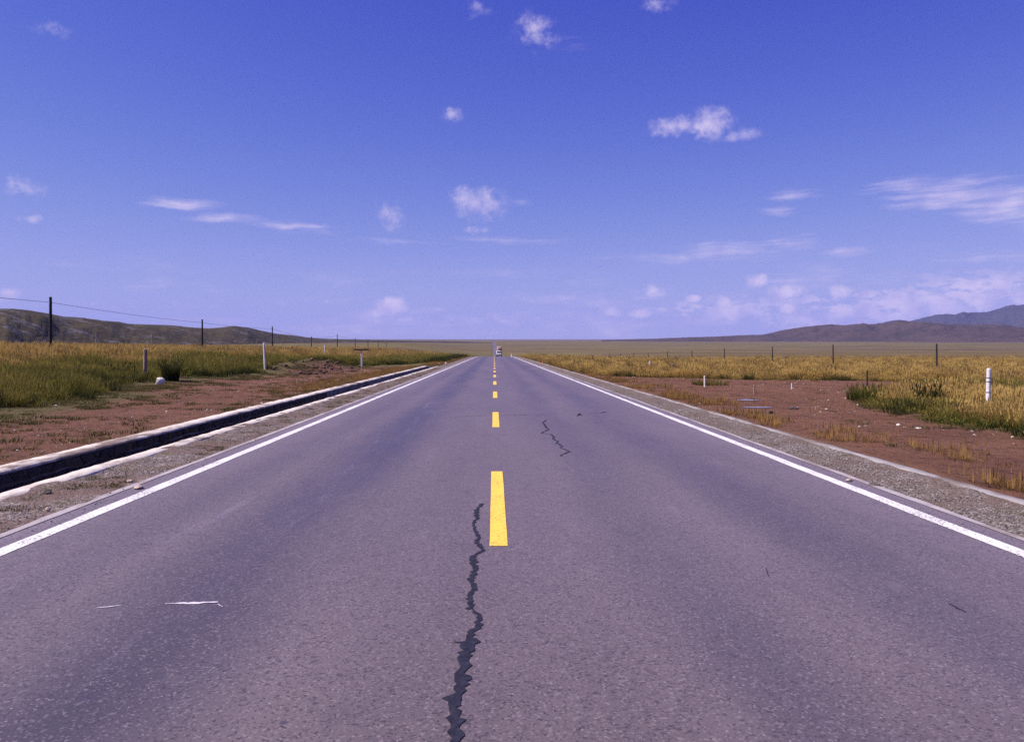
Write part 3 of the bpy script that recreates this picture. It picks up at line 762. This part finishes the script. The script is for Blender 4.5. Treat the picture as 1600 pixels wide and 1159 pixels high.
# ------------------------------------------------------------------ haze
def build_haze():
    m = bpy.data.materials.new('haze_air'); m.use_nodes = True; m.node_tree.nodes.clear()
    N = NT(m.node_tree)
    v = N.node('ShaderNodeVolumePrincipled', {'Color': (.42, .46, 1.0, 1), 'Density': 4.0e-5, 'Anisotropy': 0.0})
    o = N.node('ShaderNodeOutputMaterial'); N.l.new(v.outputs[0], o.inputs['Volume'])
    b = MB(); zmin, zmax = -12, 900
    b.box((0, 10000, (zmin + zmax) / 2), (26000, 24000, zmax - zmin))
    h = b.build('haze', m); h['kind'] = 'stuff'
    h.display_type = 'WIRE'
USE_HAZE = True
if USE_HAZE: build_haze()

# ------------------------------------------------------------------ scattered stuff
rng = np.random.default_rng(7)
def tuft_mesh(name, n, hgt, rad, wid, lean, mat, seed, head=0.0, seg=2):
    r = random.Random(seed); V, Fc, T, R = [], [], [], []
    for i in range(n):
        a = r.uniform(0, 6.283); q = rad * math.sqrt(r.random()); bx, by = math.cos(a) * q, math.sin(a) * q
        h = hgt * r.uniform(.45, 1.1); la = a + r.uniform(-1, 1); ln = lean * h * r.uniform(.2, 1.2)
        fa = r.uniform(0, 6.283); wx, wy = math.cos(fa) * wid / 2, math.sin(fa) * wid / 2; rv = r.random()
        b0 = len(V)
        for s in range(seg):
            t = s / seg; k = (1 - .45 * t); c = (bx + math.cos(la) * ln * t * t, by + math.sin(la) * ln * t * t, h * t)
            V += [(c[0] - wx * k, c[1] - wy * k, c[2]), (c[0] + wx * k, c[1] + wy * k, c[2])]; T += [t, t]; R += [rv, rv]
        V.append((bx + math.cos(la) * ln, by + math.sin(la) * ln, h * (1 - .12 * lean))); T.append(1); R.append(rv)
        for s in range(seg - 1): k = b0 + 2 * s; Fc.append((k, k + 1, k + 3, k + 2))
        k = b0 + 2 * (seg - 1); Fc.append((k, k + 1, k + 2))
        if head and r.random() < head:
            b1 = len(V); tx, ty, tz = V[-1]; hw = wid * 1.5
            V += [(tx - hw, ty, tz - .05), (tx + hw, ty, tz - .05), (tx, ty, tz + .10)]; T += [1, 1, 1]; R += [rv] * 3; Fc.append((b1, b1 + 1, b1 + 2))
    me = mesh_from(V, Fc, name); vattr(me, 't', T); vattr(me, 'rnd', R); me.materials.append(mat); return me

def scatter(name, protos, P, rz, scl, tilt=None):
    """one 'stuff' object: points carrying instances of the prototypes (picked at random)"""
    n = len(P); me = bpy.data.meshes.new(name)
    me.vertices.add(n); me.vertices.foreach_set('co', np.asarray(P, np.float32).ravel()); me.update()
    rot = np.zeros((n, 3), np.float32); rot[:, 2] = rz
    if tilt is not None: rot[:, :2] = tilt
    a = me.attributes.new('rot', 'FLOAT_VECTOR', 'POINT'); a.data.foreach_set('vector', rot.ravel())
    a = me.attributes.new('scl', 'FLOAT_VECTOR', 'POINT'); a.data.foreach_set('vector', np.asarray(scl, np.float32).ravel())
    a = me.attributes.new('pick', 'INT', 'POINT'); a.data.foreach_set('value', rng.integers(0, len(protos), n).astype(np.int32))
    o = link(name, me); o['kind'] = 'stuff'
    g = bpy.data.node_groups.new(name + '_scatter', 'GeometryNodeTree')
    g.interface.new_socket('Geometry', in_out='INPUT', socket_type='NodeSocketGeometry')
    g.interface.new_socket('Geometry', in_out='OUTPUT', socket_type='NodeSocketGeometry')
    nn, L = g.nodes, g.links
    gi = nn.new('NodeGroupInput'); go = nn.new('NodeGroupOutput'); inst = nn.new('GeometryNodeInstanceOnPoints')
    gti = nn.new('GeometryNodeGeometryToInstance')
    for p in reversed(protos):
        ob = bpy.data.objects.new(p.name, p)
        oi = nn.new('GeometryNodeObjectInfo'); oi.inputs['Object'].default_value = ob
        L.new(oi.outputs['Geometry'], gti.inputs[0])
    def na(nm, t):
        k = nn.new('GeometryNodeInputNamedAttribute'); k.data_type = t; k.inputs['Name'].default_value = nm; return k.outputs[0]
    L.new(gi.outputs[0], inst.inputs['Points']); L.new(gti.outputs[0], inst.inputs['Instance'])
    inst.inputs['Pick Instance'].default_value = True
    L.new(na('pick', 'INT'), inst.inputs['Instance Index'])
    e2r = nn.new('FunctionNodeEulerToRotation'); L.new(na('rot', 'FLOAT_VECTOR'), e2r.inputs[0]); L.new(e2r.outputs[0], inst.inputs['Rotation'])
    L.new(na('scl', 'FLOAT_VECTOR'), inst.inputs['Scale']); L.new(inst.outputs[0], go.inputs[0])
    md = o.modifiers.new('scatter', 'NODES'); md.node_group = g
    return o

def sample_wedge(n, d0, d1, a0=-.70, a1=.70, xmin=None):
    d = np.sqrt(rng.uniform(d0 * d0, d1 * d1, n)); t = np.tan(rng.uniform(a0, a1, n) * 0 + 0) if False else rng.uniform(math.tan(a0), math.tan(a1), n)
    return t * d, d

def build_grass():
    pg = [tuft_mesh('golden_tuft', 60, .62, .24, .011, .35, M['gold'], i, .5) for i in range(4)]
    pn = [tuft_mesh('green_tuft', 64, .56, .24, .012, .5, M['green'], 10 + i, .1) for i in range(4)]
    PG, SG, PN, SN = [], [], [], []
    for d0, d1, dens, sx in ((8, 32, 15, 1.0), (32, 62, 10, 1.15), (62, 110, 4.5, 1.6), (110, 190, 1.7, 2.3), (190, 330, .6, 3.6)):
        area = (d1 ** 2 - d0 ** 2) * math.tan(.70)
        n = int(area * dens); X, d = sample_wedge(n, d0, d1)
        g = grass_depth(X, d)
        keep = (g > 0) & (rng.random(n) < .25 + .75 * sstep(g, 0, 1.2)) & (np.abs(X) > 6.2)
        # a few thin places
        keep &= rng.random(n) < .55 + 1.4 * (fbm(X / 2.2, d / 2.2, 71) + .28)
        X, d, g = X[keep], d[keep], g[keep]
        z = ground_z(X, d) - .02
        pat = fbm(X / 7, d / 7, 77) * 1.6 + fbm(X / 1.8, d / 1.8, 79) * .9
        # green near the fringe, golden farther in
        green = np.where(X < 0, sstep(g, 11, 2.5) * .9 + sstep(g, 26, 10) * .3, sstep(g, 1.6, .2) * .5 + np.where(d < 44, .30, .12))
        band = fbm(X / 70 + 9, d / 9, 85, 3)
        keep2 = (d < 85) | (rng.random(len(X)) < 1.0 - (.62 + .3 * sstep(band, -.1, .12)) * sstep(d, 88, 150) * (X > 0) - .5 * sstep(d, 150, 300))
        X, d, g, z, pat, green = (q[keep2] for q in (X, d, g, z, pat, green))
        isn = (green + pat * .8) > .5
        tall = np.clip(1 + fbm(X / 2.4, d / 2.4, 83) * 2.2, .45, 1.7) * (.45 + .55 * sstep(g, -.2, 1.5)) * rng.uniform(.75, 1.15, len(X))
        tall = tall * np.where(X > 0, np.where(d < 44, .70, .78), 1.02)
        w = sx * rng.uniform(.8, 1.25, len(X))
        sc = np.stack([w, w, tall * (1 + .04 * (sx - 1))], -1); P = np.stack([X + bend(d), d, z], -1)
        PG.append(P[~isn]); SG.append(sc[~isn]); PN.append(P[isn]); SN.append(sc[isn])
    for nm, pr, P, s in (('golden_grass', pg, PG, SG), ('green_grass', pn, PN, SN)):
        P = np.concatenate(P); s = np.concatenate(s)
        scatter(nm, pr, P, rng.uniform(0, 6.283, len(P)), s, rng.normal(0, .16, (len(P), 2)))
    pk = [tuft_mesh('dark_tuft', 80, .5, .26, .013, .45, M['dark'], 20 + i) for i in range(3)]
    X, d = sample_wedge(30000, 12, 110)
    g = grass_depth(X, d); nz = fbm(X / 2.4, d / 2.4, 111) + .5
    k = (g > -.3) & (rng.random(len(X)) < np.where(X < 0, sstep(g, 7, .5) * .55 + .03, sstep(g, 1.5, .2) * .4 + .03) * sstep(nz, .42, .62)) & (np.abs(X) > 7)
    X, d, g = X[k], d[k], g[k]; w = rng.uniform(.6, 1.4, len(X))
    m_ = 420; X2 = -6.3 - np.abs(rng.normal(0, 1.6, m_)); d2 = rng.uniform(98, 182, m_); k = fbm(X2 / 2, d2 / 9, 131) > -.05
    X2, d2 = X2[k], d2[k]; w = np.concatenate([w * 1.0, rng.uniform(.9, 1.7, len(X2))]); X = np.concatenate([X, X2]); d = np.concatenate([d, d2])
    scatter('dark_grass', pk, np.stack([X, d, ground_z(X, d) - .03], -1), rng.uniform(0, 6.283, len(X)), np.stack([w, w, w * np.where(X < 0, 1, .8)], -1))
    # low weeds on the earth left of the drain and at the feet of the grass
    pw = [tuft_mesh('weed_tuft', 34, .085, .17, .012, 1.1, M['weed'], 30 + i) for i in range(3)]
    X, d = sample_wedge(90000, 7, 75)
    g = grass_depth(X, d); nz = fbm(X / 1.1, d / 1.1, 91) + .5
    pr = np.where(X < -6.95, sstep(g, -4.2, -.3) * 1.0 + .16 + .4 * sstep(-X, 9, 7), np.where(X > 5.8, sstep(g, -1.0, 0) * .5 + .015, 0))
    k = (g < .3) & (rng.random(len(X)) < pr * sstep(nz, .36, .60))
    X, d = X[k], d[k]; w = rng.uniform(.6, 1.5, len(X))
    scatter('low_weeds', pw, np.stack([X, d, ground_z(X, d) - .01], -1), rng.uniform(0, 6.283, len(X)), np.stack([w, w, w * rng.uniform(.6, 1.3, len(X))], -1))
    # weeds on the left shoulder
    n = 900; X = rng.uniform(-5.2, -4.5, n); d = 8 + 60 * rng.random(n) ** 1.2
    k = (fbm(X / .6, d / 1.5, 95) + .5 > .46); X, d = X[k], d[k]; w = rng.uniform(.3, .75, len(X))
    scatter('shoulder_weeds', pw, np.stack([X, d, 0 * X - .02], -1), rng.uniform(0, 6.283, len(X)), np.stack([w, w, w * .8], -1))
    # dry orange tufts along the right kerb
    pd = [tuft_mesh('dry_tuft', 22, .15, .14, .007, 1.3, M['dry'], 50 + i, .2) for i in range(3)]
    n = 1900; d = 6 + 56 * rng.random(n) ** 1.1; X = 5.78 + np.abs(rng.normal(0, .75, n))
    nz = fbm(X / .9, d / 1.8, 97) + .5; k = nz > .52; X, d = X[k], d[k]; w = rng.uniform(.4, 1.15, len(X))
    X2 = -7.0 - np.abs(rng.normal(0, 1.0, 900)); d2 = rng.uniform(30, 76, 900); w2 = rng.uniform(.5, 1.1, 900)
    n3_ = 700; d3 = 9 + 36 * rng.random(n3_); X3 = 6 + 9 * rng.random(n3_) * (.4 + d3 / 45); w3 = rng.uniform(.18, .55, n3_)
    X = np.concatenate([X, X2, X3]); d = np.concatenate([d, d2, d3]); w = np.concatenate([w, w2, w3])
    scatter('dry_grass', pd, np.stack([X, d, ground_z(X, d) - .01], -1), rng.uniform(0, 6.283, len(X)), np.stack([w, w, w], -1))
    # dry grass beside the far shoulders
    n = 5000; d = rng.uniform(60, 185, n); sd_ = rng.random(n) < .5
    X = np.where(sd_, rng.uniform(5.85, 7.6, n), rng.uniform(-7.6, -5.6, n)); k = ~((~sd_) & (d < 80)); X, d = X[k], d[k]; w = rng.uniform(.7, 1.5, len(X))
    scatter('verge_grass', pd + pw, np.stack([X, d, ground_z(X, d) - .02], -1), rng.uniform(0, 6.283, len(X)), np.stack([w, w, w], -1))
    # pebbles and chips
    pp = []
    for i in range(6):
        b = MB().rock((0, 0, 0), (1, .8, .55), i, 1, .3); ob = b.build('pebble', M['pebble']); me = ob.data; bpy.data.objects.remove(ob); pp.append(me)
    X, d = sample_wedge(26000, 6, 70)
    g = grass_depth(X, d); dens = np.where(X < 0, .75 * sstep(-X, 13.5, 8), .22 + .75 * sstep(g, -2.6, -.3))
    clus = fbm(X / 1.4, d / 1.4, 101) + .5
    k = ((X < -6.9) | (X > 5.8)) & (g < .2) & (rng.random(len(X)) < dens * sstep(clus, .4, .65))
    X, d = X[k], d[k]; s = .025 + .075 * rng.random(len(X)) ** 3
    scatter('pebbles', pp, np.stack([X, d, ground_z(X, d) + s * .1], -1), rng.uniform(0, 6.283, len(X)), np.stack([s, s, s], -1), rng.uniform(-.4, .4, (len(X), 2)))
    pcl = []
    for me in pp:
        c = me.copy(); c.materials.clear(); c.materials.append(M['clod']); pcl.append(c)
    X, d = sample_wedge(60000, 6, 60)
    clus = fbm(X / 1.0, d / 1.0, 121) + .5
    k = ((X < -6.9) | (X > 5.8)) & (grass_depth(X, d) < .3) & (rng.random(len(X)) < .55 * sstep(clus, .35, .7))
    X, d = X[k], d[k]; sz = .02 + .08 * rng.random(len(X)) ** 3
    scatter('clods', pcl, np.stack([X, d, ground_z(X, d)], -1), rng.uniform(0, 6.283, len(X)), np.stack([sz, sz, sz * .8], -1), rng.uniform(-.4, .4, (len(X), 2)))
    pc = []
    for me in pp:
        c = me.copy(); c.materials.clear(); c.materials.append(M['grit']); pc.append(c)
    n = 16000; d = 5.5 + 34 * rng.random(n) ** 1.5; left = rng.random(n) < .4
    X = np.where(left, rng.uniform(-5.22, -4.36, n), rng.uniform(4.57, 5.5, n)); s = .008 + .028 * rng.random(n) ** 2.5
    X = np.where(rng.random(n) < .02, np.where(left, rng.uniform(-4.4, -4.05, n), rng.uniform(4.3, 4.6, n)), X)
    zz = np.where((X > -4.33) & (X < 4.5), .004, -.015)
    scatter('gravel_chips', pc, np.stack([X, d, zz + s * .2], -1), rng.uniform(0, 6.283, n), np.stack([s, s, s], -1), rng.uniform(-.5, .5, (n, 2)))
build_grass()

# ------------------------------------------------------------------ single plants
def tussock(x, d, h, r, n, mat, label, seed, lean=.4):
    me = tuft_mesh('grass_tussock', n, h, r, .016, lean, mat, seed, .1)
    o = link('grass_tussock', me); o.location = (x, d, float(ground_z(x, d)) - .03)
    tag(o, label, 'grass tussock'); return o
X0, D0 = px(264, 592, .2); tussock(-15.25, 37.6, 1.0, .34, 900, M['dark'], 'tall dark tussock standing right behind the white rock', 1)
tussock(-17.6, 37.5, .7, .7, 600, M['dark'], 'dark green tussock at the foot of the reddish wooden post', 2)
x_, d_ = px(1352, 623); tussock(x_, d_, .55, .55, 620, M['green'], 'isolated green tussock on bare red earth right of the road', 3)
x_, d_ = px(1465, 633); tussock(x_ + .1, d_ + .6, .6, .36, 420, M['dark'], 'rounded dark tussock inside the right grass patch, left of the banded white post', 4)
x_, d_ = px(1150, 603); tussock(9.9, 36.5, .35, .8, 420, M['green'], 'low spreading green tussock on earth beside the pale upright stick', 5, .9)

# ------------------------------------------------------------------ rocks
def rock(name, x, y, size, mat, label, seed, z=0.0, dz=.3):
    X, d = px(x, y, z)
    o = MB().rock((0, 0, 0), size, seed, 2, .25).build(name, mat)
    if -4.3 < X < 4.5: zz = 0
    elif -5.3 < X < 5.5: zz = -.01
    else: zz = float(ground_z(X, d))
    o.location = (X, d, zz + size[2] * dz); o.rotation_euler = (0, 0, seed * 1.3)
    tag(o, label, 'rock'); return o
r = rock('rock', 250, 598, (.5, .4, .42), M['rock_white'], 'large white rock on bare earth in front of a dark tussock', 3, .15)
rock('rock', 216, 763, (.19, .12, .05), M['rock_tan'], 'flat tan stone lying on the left edge strip of the road', 4)
rock('rock', 204, 751.5, (.10, .07, .04), M['rock_tan'], 'small tan stone on left gravel just behind the flat tan stone', 5)
rock('rock', 75, 796, (.06, .05, .055), M['rock_tan'], 'small upright tan stone on left gravel just in front of the dark brown stone', 6)
rock('rock', 74, 770, (.13, .10, .07), M['rock_dark'], 'dark brown stone on left gravel near the inner drain kerb', 7)
rock('rock', 1327, 751.5, (.18, .08, .04), M['rock_tan'], 'flat tan stone lying on the right edge strip beside the white line', 8)
rock('rock', 1366, 758.5, (.14, .09, .06), M['rock_dark'], 'dark grey stone on the right gravel beside the edge strip', 9)
rock('rock', 1404, 662, (.12, .09, .07), M['rock_white'], 'white stone on red earth near left corner of the right grass patch', 10)
rock('rock', 1435, 667, (.2, .12, .05), M['rock_white'], 'low bleached stone at the front edge of the right grass patch', 11)
rock('rock', 1239, 638.5, (.28, .2, .1), M['rock_dark'], 'dark clod of earth on bare ground right of the puddles', 12)
rock('rock', 1202, 646, (.22, .2, .1), M['rock_dark'], 'dark clod of earth just below the larger puddle', 13)
rock('rock', 697, 569.5, (.3, .25, .36), M['rock_tan'], 'yellowish tan marker rock at the end of the drain', 14)
rock('rock', 686, 568.5, (.3, .3, .2), M['rock_tan'], 'low tan rock in dry grass left of the yellowish marker rock', 15)
# rubble bank on the left
rb = random.Random(5); b = MB()
for i in range(260):
    X = rb.gauss(-14.0, 1.5); d = rb.gauss(63, 7); s = .10 + .45 * rb.random() ** 2.5
    b.rock((X, d, float(ground_z(X, d)) + s * .12), (s, s * .9, s * .6), i, 1, .5)
o = b.build('rubble', M['bank_earth']); o['kind'] = 'stuff'

# ------------------------------------------------------------------ posts, poles, fences
def post_thing(name, x, ytop, ybase, z, w, mat, label, cat, lean=(0, 0), square=False, band=False, group=None, dfix=None):
    X, d = px(x, ybase, z)
    if dfix: d = dfix; X = (x - VX) * d / F
    top = H + (VY - ytop) * d / F; zg = float(ground_z(X, d)); h = top - zg
    r = empty(name, (X, d, zg)); tag(r, label, cat, group)
    b = MB(); tip = Vector((lean[0] * h, lean[1] * h, h))
    n = 4 if square else 10
    b.tube((0, 0, -.25), tip * .985, w * .5, w * .44, n); b.tube(tip * .985, tip, w * .44, w * .30, n)
    b.build('post', mat, r)
    if band:
        for t in (.80, .72, .5): MB().tube(tip * (t - .012), tip * (t + .012), w * .475, w * .472, 10).build('band', M['post_band'], r)
    return r
G1 = 'marker posts beside the road'
post_thing('marker_post', 226, 545, 586, .35, .19, M['post_brown'], 'stout reddish wooden post in left grass beside the white rock', 'post', (.025, 0), dfix=38)
post_thing('marker_post', 414.5, 536, 572, .3, .16, M['post_white'], 'leaning white concrete post in the left grass, larger one', 'post', (-.05, 0), group=G1, dfix=53)
post_thing('marker_post', 507, 539.5, 562, .3, .15, M['post_white'], 'slim white post above the dark rubble bank on the left', 'post', (.02, 0), group=G1, dfix=88)
post_thing('marker_post', 1542.6, 575.2, 627, 0, .112, M['post_white'], 'white concrete post with faint dark bands in the right grass patch', 'post', (.035, 0), band=True, group=G1, dfix=20)
post_thing('marker_post', 1015.4, 564.5, 579, -.1, .14, M['post_white'], 'short white post in golden grass, farthest on the right side', 'post', (0, 0), group=G1, dfix=58)
post_thing('marker_post', 1050.5, 568, 585, -.1, .15, M['post_grey'], 'short dull pinkish post at the edge of golden grass on the right', 'post', (.02, 0), group=G1, dfix=51)
post_thing('wooden_stake', 1101.4, 587, 608, 0, .075, M['post_white'], 'pale stick standing upright on bare earth beside a low green tussock', 'stake', (-.03, 0), dfix=33)
post_thing('wooden_stake', 1178, 601, 617, 0, .07, M['post_brown'], 'dull brown stake on bare earth behind the puddles', 'stake', (.04, 0), dfix=29)
post_thing('wooden_stake', 1236.5, 598.5, 614, 0, .045, M['post_white'], 'thin pale stick on bare earth right of the brown stake', 'stake', (.08, 0), dfix=30.5)
post_thing('wooden_stake', 1355, 578, 601, 0, .07, M['pole'], 'dark stake at the back edge of bare earth, above the isolated tussock', 'stake', (0, 0), dfix=38)
post_thing('wooden_stake', 848.5, 564, 568.5, 0, .22, M['marker'], 'small red marker stake at the right verge far along the road', 'stake', (0, 0), dfix=92)
post_thing('wooden_stake', 799.5, 553, 557.2, 0, .30, M['post_white'], 'tiny white marker at the right road edge on the crest', 'stake', (0, 0), dfix=172)

# T-shaped board
d = 74.0; X = (565 - VX) * d / F; zg = float(ground_z(X, d)); ht = H + (VY - 545.2) * d / F - zg
r = empty('board_sign', (X, d, zg)); tag(r, 'T shaped pale post carrying a dark horizontal board beyond the rubble', 'signboard')
MB().box((0, 0, ht / 2 - .15), (.14, .12, ht + .2), bevel=.01).build('post', M['post_white'], r)
MB().box((0, -.085, ht - .06), (1.42, .04, .15), bevel=.008).build('board', M['board'], r)

# utility poles on the left and their wire
poles = [(-60, 0, 26, 0), (79, 464, 68, .26), (316, 499, 110, .24), (425.5, 510, 152, .24), (486.5, 525.5, 194, .22), (527, 522, 236, .24), (555, 528, 278, .24), (575, 530, 320, .24), (591, 532.5, 362, .24), (604, 534.5, 404, .22)]
PL = ['tall dark wooden utility pole nearest the camera, at far left', 'second dark utility pole from the left, in front of the hill', 'third dark utility pole from the left, just past the low hill top',
      'shorter fourth utility pole from the left, behind the slim white post', 'fifth utility pole from the left, between slim white post and T shaped sign', 'utility pole seen just above left end of the T shaped sign', 'utility pole seen just above right end of the T shaped sign',
      'distant utility pole next right of the T shaped sign', 'farthest thin utility pole right of the sign, near the plain']
tops = []
for i, (x, yt, d, w) in enumerate(poles):
    X = -35.8 - .0503 * (d - 26) if i == 0 else (x - VX) * d / F
    top = 6.0 if i == 0 else H + (VY - yt) * d / F
    zg = float(ground_z(X, d))
    if i:
        r = empty('utility_pole', (X, d, zg)); tag(r, PL[i - 1], 'utility pole', 'dark poles in line across the left field')
        MB().tube((0, 0, -.5), (0, 0, top - zg), w * .56, w * .42, 10).build('pole', M['pole'], r)
        k = MB(); k.tube((0, -.16, top - zg - .52), (0, .0, top - zg - .52), .02, .02, 6).tube((0, -.16, top - zg - .54), (0, -.16, top - zg - .42), .045, .03, 8)
        k.build('insulator', M['insul'], r)
    tops.append(Vector((X, d - .16, top - .46)))
for i in range(len(tops) - 1):
    a, c = tops[i], tops[i + 1]
    pts = []
    for k in range(15):
        t = k / 14; p = a.lerp(c, t); p.z -= .15 * 4 * t * (1 - t); pts.append(p)
    if i == 0: pass
    o = MB().path(pts, .016 if i < 3 else .022).build('overhead_wire', M['wire'])
    tag(o, ['overhead wire leading to the nearest pole from its left', 'overhead wire between the nearest and second pole', 'overhead wire between second and third pole', 'overhead wire between third and fourth pole',
            'overhead wire between fourth and fifth pole', 'overhead wire from fifth pole to the one over the sign', 'overhead wire just above the T shaped sign', 'overhead wire right of the T shaped sign', 'overhead wire to the farthest thin pole'][i], 'wire', 'overhead wire spans across the left field')

# wire fence across the right pasture
def wire_fence(label, pts, w, mat, wires, wr):
    c = pts[len(pts) // 2]
    r = empty('wire_fence', (c[0], c[1], 0)); tag(r, label, 'fence'); off = Vector((c[0], c[1], 0))
    for (X, d, zt) in pts:
        zg = float(ground_z(X, d)); o = MB().tube((0, 0, -.3), (random.Random(int(d)).uniform(-.03, .03), 0, zt - zg), w * .55, w * .45, 8).build('post', mat, r)
        o.location = Vector((X, d, zg)) - off
    for f in wires:
        P = [Vector((X, d - w * .5, float(ground_z(X, d)) + (zt - float(ground_z(X, d))) * f)) - off for X, d, zt in pts]
        MB().path(P, wr, 4).build('wire', M['wire'], r)
fr = [(1772, 532, 38.7), (1464, 537, 55.7), (1302, 538.3, 72.8), (1207, 541.5, 88.7), (1132, 543.8, 107), (1081, 547.8, 125), (1043, 548.8, 142), (1013, 551.2, 160), (990, 550.8, 177), (970, 551.5, 195), (952, 552.5, 214)]
wire_fence('long wire fence with thin dark posts across the right pasture', [((x - VX) * d / F, d, H + (VY - y) * d / F) for x, y, d in fr], .12, M['pole'], (.95, .6), .007)
fl = [(150, 520, 70), (237.5, 521, 84), (342, 529, 110), (400.5, 530, 128), (440, 532, 150), (510, 535, 190)]
wire_fence('faint fence of thin pale posts behind the left utility poles', [((x - VX) * d / F, d, H + (VY - y) * d / F) for x, y, d in fl], .085, M['post_grey'], (.9,), .005)

# ------------------------------------------------------------------ vehicles
def wheel(parent, x, y, r, w):
    t = MB().tube((x - w / 2, y, r), (x + w / 2, y, r), r, r, 20).build('wheel', M['rubber'], parent)
    s = 1 if x > 0 else -1
    MB().tube((x + s * (w / 2 - .01), y, r), (x + s * (w / 2 + .012), y, r), r * .6, r * .5, 14).build('rim', M['rim'], t)
def build_van():
    d = 236.0; X = (779.6 - VX) * d / F; z = float(road_z(d))
    v = empty('van', (X, d, z)); tag(v, 'white minivan seen from behind on the road crest, loaded roof rack', 'van')
    W, L = 1.66, 4.1
    b = MB(); b.box((0, L / 2, .78), (W, L, .86), bevel=.09); b.box((0, L / 2 - .15, 1.52), (W * .97, L - .5, .72), bevel=.13, taper=(.88, .92)); b.build('body', M['van_white'], v, True)
    rot = Matrix.Rotation(-.07, 4, 'X')
    MB().box((0, .065, 1.50), (1.30, .04, .50), rot, bevel=.015).build('rear_window', M['glass'], v)
    for s in (-1, 1):
        MB().box((s * W * .465, L / 2 - .2, 1.5), (.04, L - 1.2, .42), Matrix.Rotation(-s * .1, 4, 'Y'), bevel=.01).build('side_window', M['glass'], v)
        MB().box((s * .72, -.008, .98), (.14, .05, .34), bevel=.015).build('tail_light', M['red'], v)
        MB().box((s * .93, L - .9, 1.25), (.16, .1, .2), bevel=.03).build('wing_mirror', M['plastic'], v)
        for yy in (.75, L - .8): wheel(v, s * (W / 2 - .12), yy, .31, .19)
    MB().box((0, L - .22, 1.45), (1.35, .04, .5), Matrix.Rotation(.45, 4, 'X'), bevel=.01).build('windscreen', M['glass'], v)
    MB().box((0, -.03, .50), (W + .02, .16, .30), bevel=.04).build('bumper', M['plastic'], v)
    MB().box((0, -.012, .84), (.44, .02, .14)).build('number_plate', M['plate'], v)
    b = MB()
    for s in (-1, 1): b.tube((s * .62, .4, 1.96), (s * .62, L - 1.2, 1.96), .02)
    for yy in (.5, 1.2, 1.9, 2.6): b.tube((-.62, yy, 1.96), (.62, yy, 1.96), .018).tube((-.6, yy, 1.84), (-.6, yy, 1.96), .018).tube((.6, yy, 1.84), (.6, yy, 1.96), .018)
    b.build('roof_rack', M['steel'], v)
    for i, (x, y, sx, sy, sz, mt, lb) in enumerate(((.22, .95, 1.0, 1.0, .52, 'load_red', 'dark red bundle tied on the rear of the van roof rack'), (-.42, .85, .55, .8, .34, 'tan', 'small tan bundle left of the red one on the van roof'), (0, 2.1, 1.2, 1.1, .4, 'load_red', 'wide dark sack at the front of the van roof rack'))):
        o = MB().rock((0, 0, 0), (sx, sy, sz), 40 + i, 3, .25).build('luggage_bundle', M[mt], None, True); o.location = (X + x, d + y, z + 1.98 + sz * .42); tag(o, lb, 'luggage')
def build_truck():
    d = 300.0; X = (780.4 - VX) * d / F; z = float(road_z(d)); W = 1.95
    t = empty('truck', (X, d, z)); tag(t, 'tall tan covered truck seen from behind beyond the white minivan', 'truck')
    MB().box((0, 3.4, .72), (.9, 6.6, .18), bevel=.02).build('chassis', M['steel'], t)
    MB().box((0, 2.4, 1.0), (W, 4.6, .28), bevel=.02).build('cargo_bed', M['truck_red'], t)
    for s in (-1, 1): MB().box((s * (W / 2 - .03), 2.4, 1.5), (.06, 4.6, .72), bevel=.01).build('side_board', M['truck_red'], t)
    MB().box((0, .13, 1.5), (W - .14, .06, .72), bevel=.01).build('tail_board', M['truck_red'], t)
    MB().box((0, 2.45, 2.95), (W * .96, 4.4, 2.2), bevel=.22, taper=(.93, .95)).build('tarpaulin', M['tan'], t, True)
    c = MB().box((0, 5.75, 1.75), (W * .98, 1.7, 1.9), bevel=.14, taper=(.94, .86)).build('cab', M['truck_red'], t, True)
    MB().box((0, 6.57, 2.1), (W * .82, .05, .7), Matrix.Rotation(.1, 4, 'X'), bevel=.01).build('windscreen', M['glass'], t)
    MB().box((0, .06, .82), (W, .1, .16), bevel=.02).build('bumper', M['plastic'], t)
    for s in (-1, 1):
        MB().box((s * .78, .02, .98), (.22, .05, .12), bevel=.01).build('tail_light', M['red'], t)
        for yy in (1.3, 5.6): wheel(t, s * (W / 2 - .2), yy, .45, .26)
build_van(); build_truck()
